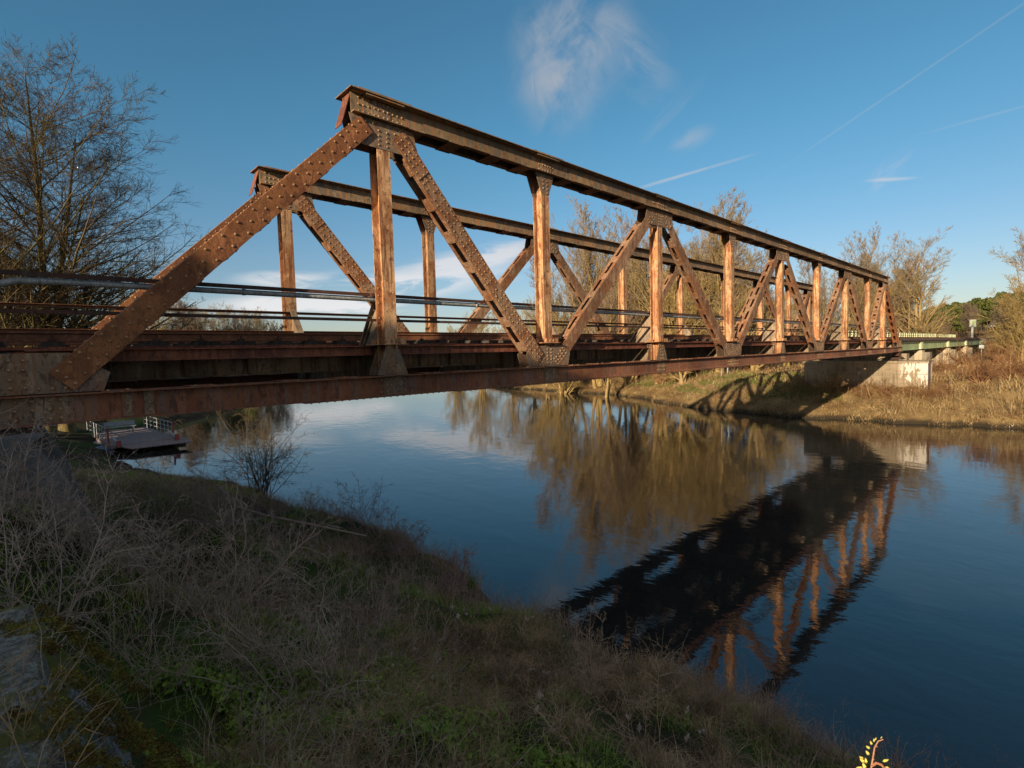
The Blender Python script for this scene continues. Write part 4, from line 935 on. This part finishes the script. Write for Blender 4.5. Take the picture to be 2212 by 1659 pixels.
for k, (x, y, h, n, rz, lab) in enumerate([(.95, -2.6, 1.75, 11, 0, 'grey thorn bush whose twigs reach over the left end of the bottom chord'), (2.35, -1.9, 1.6, 9, 1., 'thorn bush in front of the dark gap under the bridge'),
        (3.1, -.3, 1.5, 8, 2., 'thorn bush right of the abutment, lower left of the photo'), (2.7, -3.4, 1.3, 8, 3., 'low thorn bush beside the mossy wall with a crooked pale stem'), (4.3, -1.8, 1.1, 8, 4., 'low thorn bush in the middle of the near slope'), (3.1, 5.4, 2.0, 9, 2.7, 'thorn bush beyond the bridge, twigs crossing in front of the ferry'), (2.1, .1, 1.9, 8, 3.6, 'thorn bush under the bridge edge, left of the ferry'),
        (3.4, 2.6, 1.5, 8, 5., 'thorn bush directly below the bottom chord'), (.75, -1.2, 1.25, 10, 6., 'thorn bush hard against the abutment at the left edge')]):
    put(thorn_bush(60 + k, h, n), (x, y, gz(x, y)), rz, 1, lab, GB, 'bush')
put(thorn_bush(80, 3.0, 22, 'bark_dark', .42, .014, .004, 'willow_shrub'), (6.9, 11.2, gz(6.9, 11.2)), 0, 1.3, 'fan shaped leafless willow shrub at the water edge left of centre', None, 'shrub')
put(thorn_bush(81, 1.1, 9, 'weed', .3, .008, .0, 'dock_plant'), (7.0, 7.6, gz(7.0, 7.6)), 0, 1, 'dark upright seeding plant on the overhanging bank edge', None, 'plant')
for k, (x, y, h) in enumerate(((6.9, 3.4, 1.25), (6.8, 1.6, 1.1), (6.7, -.3, 1.0))):
    put(thorn_bush(84 + k, h, 10, 'thornp', .36, .007, .0, 'weed_clump'), (x, y, gz(x, y)), 0, 1, ['tallest dark weed clump against the blue water', 'feathery dark weed clump standing right of the tallest one', 'weed clump nearest the dark bridge reflection'][k], 'weed clumps on the near bank edge', 'weeds')
for k, (x, y, h) in enumerate(((5.05, -5.6, 1.05), (5.6, -4.6, .95), (4.2, -5.6, .6))):
    put(thorn_bush(90 + k, h, 4, 'weed', .16, .005, .0, 'dead_stalk'), (x, y, gz(x, y)), 0, 1, ['tall thin dead stalk crossing the dark reflection', 'thin dead stalk left of the tallest one', 'short dark seed stalk at the bottom centre'][k], 'dead stalks in the foreground', 'plant')
m = MB(); P = [(3.95, 4.3, 2.55), (4.05, 3.6, 2.25), (4.4, 2.9, 2.12), (5.1, 1.9, 1.95), (5.75, 1.15, 1.75)]
m.tube(P, [.035, .03, .028, .024, .014], 7); tag(m.build('fallen_branch', M['thorn'], None, True), 'pale bent dead branch lying across the brambles', 'branch')
# sunlit rose sprig close to the camera
sp = tag(empty('rose_sprig', CAM + pix_dir(1880, 1690) * 1.05), 'sunlit thorny rose sprig with yellow-green leaves at the lower right corner', 'plant')
def spl(u, v, D=1.05): return CAM + pix_dir(u, v) * D - sp.location
m = MB(); m.tube([spl(1860, 1760), spl(1878, 1680), spl(1885, 1640), spl(1889, 1615), spl(1897, 1601), spl(1908, 1597)], [.0013, .0012, .0011, .001, .0009, .0007], 6); m.tube([spl(1882, 1655), spl(1893, 1648), spl(1904, 1652), spl(1914, 1664)], .0016, 5)
for u, v, a in ((1886, 1640, 1), (1889, 1628, -1), (1882, 1660, -1), (1893, 1612, 1)): m.tube([spl(u, v), spl(u + 3.5 * a, v + 1)], [.0012, .0002], 4)
m.build('stem', M['rosestem'], sp)
m = MB()
for u, v, a, L in ((1866, 1640, 2.6, 9), (1878, 1632, 2.2, 10), (1884, 1610, 2.0, 8), (1888, 1604, 1.6, 7), (1880, 1618, 2.5, 9), (1906, 1645, .3, 11), (1912, 1656, -.6, 11), (1905, 1663, -1.7, 9), (1868, 1648, 2.4, 11), (1872, 1650, 1.8, 10), (1865, 1660, 3.0, 12), (1890, 1600, 1.2, 6), (1870, 1662, 2.0, 12), (1902, 1596, 1.0, 5)):
    ca, sa = math.cos(a), math.sin(a); pts = [(0, 0), (.3, .22), (.7, .2), (1, 0), (.7, -.2), (.3, -.22)]
    m.add([spl(u + L * (p * ca - q * sa), v - L * (p * sa + q * ca), 1.05 + .012 * abs(q)) for p, q in [(p_ * 1.35, q_ * 1.35) for p_, q_ in pts]], [list(range(6))])
m.build('leaves', M['rose'], sp)

# far bank: dry grass, reeds, brambles
X, Y = scatter(240000, 41.8, 64, -30, 62); df = X - far_x(Y); w = np.exp(-np.maximum(df - 1.5, 0) / 7)
ok = (df > -.1) & (rg.uniform(0, 1, len(X)) < w) & (vnoise(X, Y, 1.5, 6.) > -.35) & ~((X > 48.3) & (X < 50.5) & (Y > -1.9) & (Y < 6.5)); X, Y = X[ok], Y[ok]
tag(mesh_np('far_bank_grass', *blades(rg, X, Y, .40 * np.clip(.7 + 1.1 * vnoise(X, Y, .9, 4.), .25, 2.0), .022, 1.1), [M['grass_dry']]), 'sunlit dry straw coloured grass on the far bank', 'grass', kind='stuff')
X, Y = scatter(60000, 44, 130, -60, 60); df = X - far_x(Y); ok = (df > 5) & ~((Y > -1) & (Y < 6.3)); X, Y = X[ok], Y[ok]
tag(mesh_np('meadow_grass', *blades(rg, X, Y, .5, .05, .5), [M['grass_dry']]), 'rough dry meadow behind the far bank', 'grass', kind='stuff')
X, Y = scatter(3000, 42, 52, -1, 24); df = X - far_x(Y); ok = (df > 3) & (vnoise(X, Y, .5, 1.) > .1)
X, Y = scatter(70000, 43, 60, 3, 30); df = X - far_x(Y); ok = (df > 2.6) & (vnoise(X, Y, .45, 3.) > -.1) & ~((X > 48.3) & (Y < 6.5)); X, Y = X[ok], Y[ok]
tag(mesh_np('far_green_grass', *blades(rg, X, Y, .22, .03, .5), [M['grass_far']]), 'green grass on the far bank left of the pier', 'grass', kind='stuff')
X, Y = scatter(16000, 42, 70, -34, 60); df = X - far_x(Y); ok = (df > .6) & (vnoise(X, Y, .33, 7.) > -.12) & ~((X > 48.2) & (X < 51.6) & (Y > -2.2) & (Y < 6.6)) & ~((X > 50) & (Y > .5) & (Y < 5)) & ((Y < 1.5) | (vnoise(X, Y, .25, 2.) > .25)); X, Y = X[ok][:5200], Y[ok][:5200]
thicket('far_brambles', X, Y, 1.0, .95, .17, -.035, .014, 'bramble', 'reddish brown bramble tangle on the sunlit far bank', (7, .42))
X, Y = scatter(4000, 42, 62, -34, 45); df = X - far_x(Y); ok = (df > .1) & (df < 10) & (vnoise(X, Y, .6, 11.) > .3 - .5 * (Y < -3)) & ~((X > 48) & (Y > -2) & (Y < 7)); X, Y = X[ok][:900], Y[ok][:900]
thicket('far_reeds', X, Y, 1.3, .14, .05, -.005, .014, 'reed', 'pale upright reed stalks on the far bank', (3, .14), 'reeds')
GS = 'leafless bushes on the far bank'
f1 = thorn_bush(120, 3.4, 15, 'bark_dark', .55, .05, .004, 'bush'); put(f1, along(1785, 55), 0, 1, 'dark leafless bush under the truss left of the pier', GS, 'bush')
f2 = thorn_bush(121, 2.0, 26, 'grass_dry', .6, .03, .0, 'pollard_willow'); put(f2, along(1795, 47.5), 0, 1, 'cut willow stool with a spray of thin shoots below the pier', GS, 'bush')
f3 = thorn_bush(122, 2.6, 22, 'bramble', .5, .035, -.004, 'bush')
put(f3, along(2120, 50), 0, 1, 'reddish bush on the bank right of the pier', GS, 'bush')
for k, (u, D, s, lab) in enumerate([(2190, 52, 1.0, 'tall reddish bush at the right edge of the far bank'), (2040, 62, .8, 'brown bush behind the right corner of the pier'), (1430, 61, 1.0, 'brown bush below the poplars left of the reeds'), (1500, 63, .9, 'round brown bush below the spreading trees'),
        (1370, 68, 1.1, 'brown bush at the water below the forked poplar'), (1620, 66, .8, 'brown bush behind the meadow posts'), (2085, 74, 1.1, 'brown bush beyond the viaduct piers'), (2160, 80, 1.2, 'bush below the yellow willow at the right')]):
    dup(f3, along(u, D), k * 1.3, s, lab, GS)
# a belt of brush closing the view behind the trees
X, Y = [], []
for u in np.linspace(880, 2350, 1500):
    D = rg.uniform(88, 175) if u < 1950 else rg.uniform(120, 200); x, y, z = along(u, D); X.append(x); Y.append(y)
X, Y = np.array(X), np.array(Y); df = X - far_x(Y); ok = (df > 3) & ~((Y > -1.5) & (Y < 7)); X, Y = X[ok], Y[ok]
thicket('hedge_brush', X, Y, 4.2, .4, .12, .0, .045, 'brush_brown', 'distant belt of brown leafless brush behind the trees', (9, .45), 'brush')

# ------------------------------------------------------------------ small things on the far side
def pole(name, loc, h, r, mat, label, group=None, cat='pole', extra=None):
    m = MB(); m.tube([(0, 0, -.3), (0, 0, h)], [r, r * .8], 8)
    if extra: extra(m)
    o = m.build(name, M[mat] if not extra else [M[mat], M['signw']]); o.location = loc; return tag(o, label, cat, group)
GP = 'thin posts standing in the grass under the bridge'
for k, (x, y, h, r, mt, lab) in enumerate([(52.7, 15.4, 2.6, .035, 'metal', 'thin grey post, leftmost in the grass under the truss'), (55.9, 16.2, 2.2, .07, 'white', 'white slanted post second from left in the grass'), (55.4, 15.2, 2.4, .04, 'dark', 'dark thin post third from left in the grass'), (59.7, 16.4, 2.9, .09, 'dark', 'thick dark post rightmost in the grass'), (56.4, 8.3, 3.2, .10, 'metal', 'grey square post at the left edge of the pier')]):
    o = pole('post', (x, y, gz(x, y)), h, r, mt, lab, GP if k < 4 else None)
    if k == 1: o.rotation_euler = (.08, -.08, 0)
sg = tag(empty('signal_mast', (127, 2.7, 4.9)), 'grey railway signal mast standing beyond the viaduct', 'signal')
m = MB(); m.box(-.15, .15, -.15, .15, 0, 3.2); m.build('mast', M['metal'], sg)
m = MB(); m.box(-.15, .15, -.55, .45, 2.9, 3.0); m.box(-.1, .1, -.5, .4, 3.0, 4.2); m.box(-.16, -.101, -.35, .25, 3.2, 4.0, 1); m.build('signal_head', [M['metal'], M['green']], sg)
for k, (y, h, lab) in enumerate(((.72, 3.4, 'left wooden telegraph pole before the pine hill'), (-.85, 2.9, 'right wooden telegraph pole before the pine hill'))):
    tp = tag(empty('telegraph_pole', (132, y - .9, 4.4 - (1.4 if k == 0 else 2.0))), lab, 'telegraph pole', 'telegraph poles beside the line')
    m = MB(); m.tube([(0, 0, 0), (0, 0, h + 1.9)], [.14, .10], 8); m.build('pole', M['woodpole'], tp)
    m = MB(); m.box(-.05, .05, -.8, .8, h + 1.3, h + 1.42)
    m.build('crossarm', M['woodpole'], tp)
    m = MB()
    for yy in (-.7, -.35, .35, .7): m.tube([(0, yy, h + 1.42), (0, yy, h + 1.6)], .07, 6)
    m.build('insulator', M['white'], tp)
st_ = tag(empty('road_sign', (84, -1.9, gz(84, -1.9))), 'small white sign on a thin post beside the last viaduct pier', 'sign')
m = MB(); m.tube([(0, 0, 0), (0, 0, 2.2)], .04, 6); m.build('sign_post', M['metal'], st_)
m = MB(); m.box(-.03, .0, -.22, .22, 1.75, 2.15); m.build('sign_plate', M['signw'], st_)
# ferry pontoon moored at the near bank
fy = tag(empty('ferry_pontoon', (6.0, 34.6, -.16), .06), 'flat river ferry with a plank deck and white railings moored by the near bank', 'ferry')
m = MB(); m.box(-1.75, 1.75, -3.8, 5.5, .42, .62); m.build('deck', M['planks'], fy)
m = MB(); m.add([(-1.6, -3.8, .6), (2.05, -3.8, .6), (2.05, -5.6, .52), (-1.0, -5.3, .50), (-1.6, -3.8, .54), (2.05, -3.8, .54), (2.05, -5.6, .47), (-1.0, -5.3, .45)], [(0, 1, 2, 3), (7, 6, 5, 4), (0, 3, 7, 4), (3, 2, 6, 7), (2, 1, 5, 6), (1, 0, 4, 5)]); m.build('ramp', M['planks'], fy)
for s in (-1, 1):
    m = MB(); m.box(s * 1.9 - .35, s * 1.9 + .35, -3.3, 5.8, -.3, .41); m.build('hull', M['blue'] if s < 0 else M['black'], fy)
    m = MB()
    for z in (.95, 1.25, 1.55): m.tube([(s * 1.7, -2.6, z), (s * 1.7, 5.3, z)], .016 if z < 1.5 else .026, 5)
    for y in np.linspace(-2.6, 5.3, 9): m.tube([(s * 1.7, y, .62), (s * 1.7, y, 1.55)], .022, 5)
    m.build('side_railing', M['white'], fy)
    m = MB(); m.prism_x([(-4.4, .65), (-2.5, .95), (-2.5, 1.05), (-4.4, .80)], s * 1.5 - .05, s * 1.5 + .05); m.build('barrier_arm', M['white'], fy)
    m = MB(); m.prism_x([(-4.6, .60), (-4.35, .60), (-4.4, .95), (-4.55, .95)], s * 1.5 - .11, s * 1.5 + .11); m.build('end_stop', M['red'], fy)
    m = MB(); m.tube([(s * 1.72, -2.75, .62), (s * 1.72, -2.75, 1.6)], .05, 6); m.build('gate_post', M['red'], fy)
bn = tag(empty('bench', (5.7, 37.8, .46), .06), 'white slatted bench on the ferry deck', 'bench')
m = MB(); m.box(-.9, .9, -.2, .2, .40, .45); m.box(-.9, .9, .2, .24, .5, .8)
m.build('seat', M['white'], bn)
for s in (-.75, .75):
    m = MB(); m.box(s - .04, s + .04, -.18, .2, 0, .399); m.build('leg', M['metal'], bn)
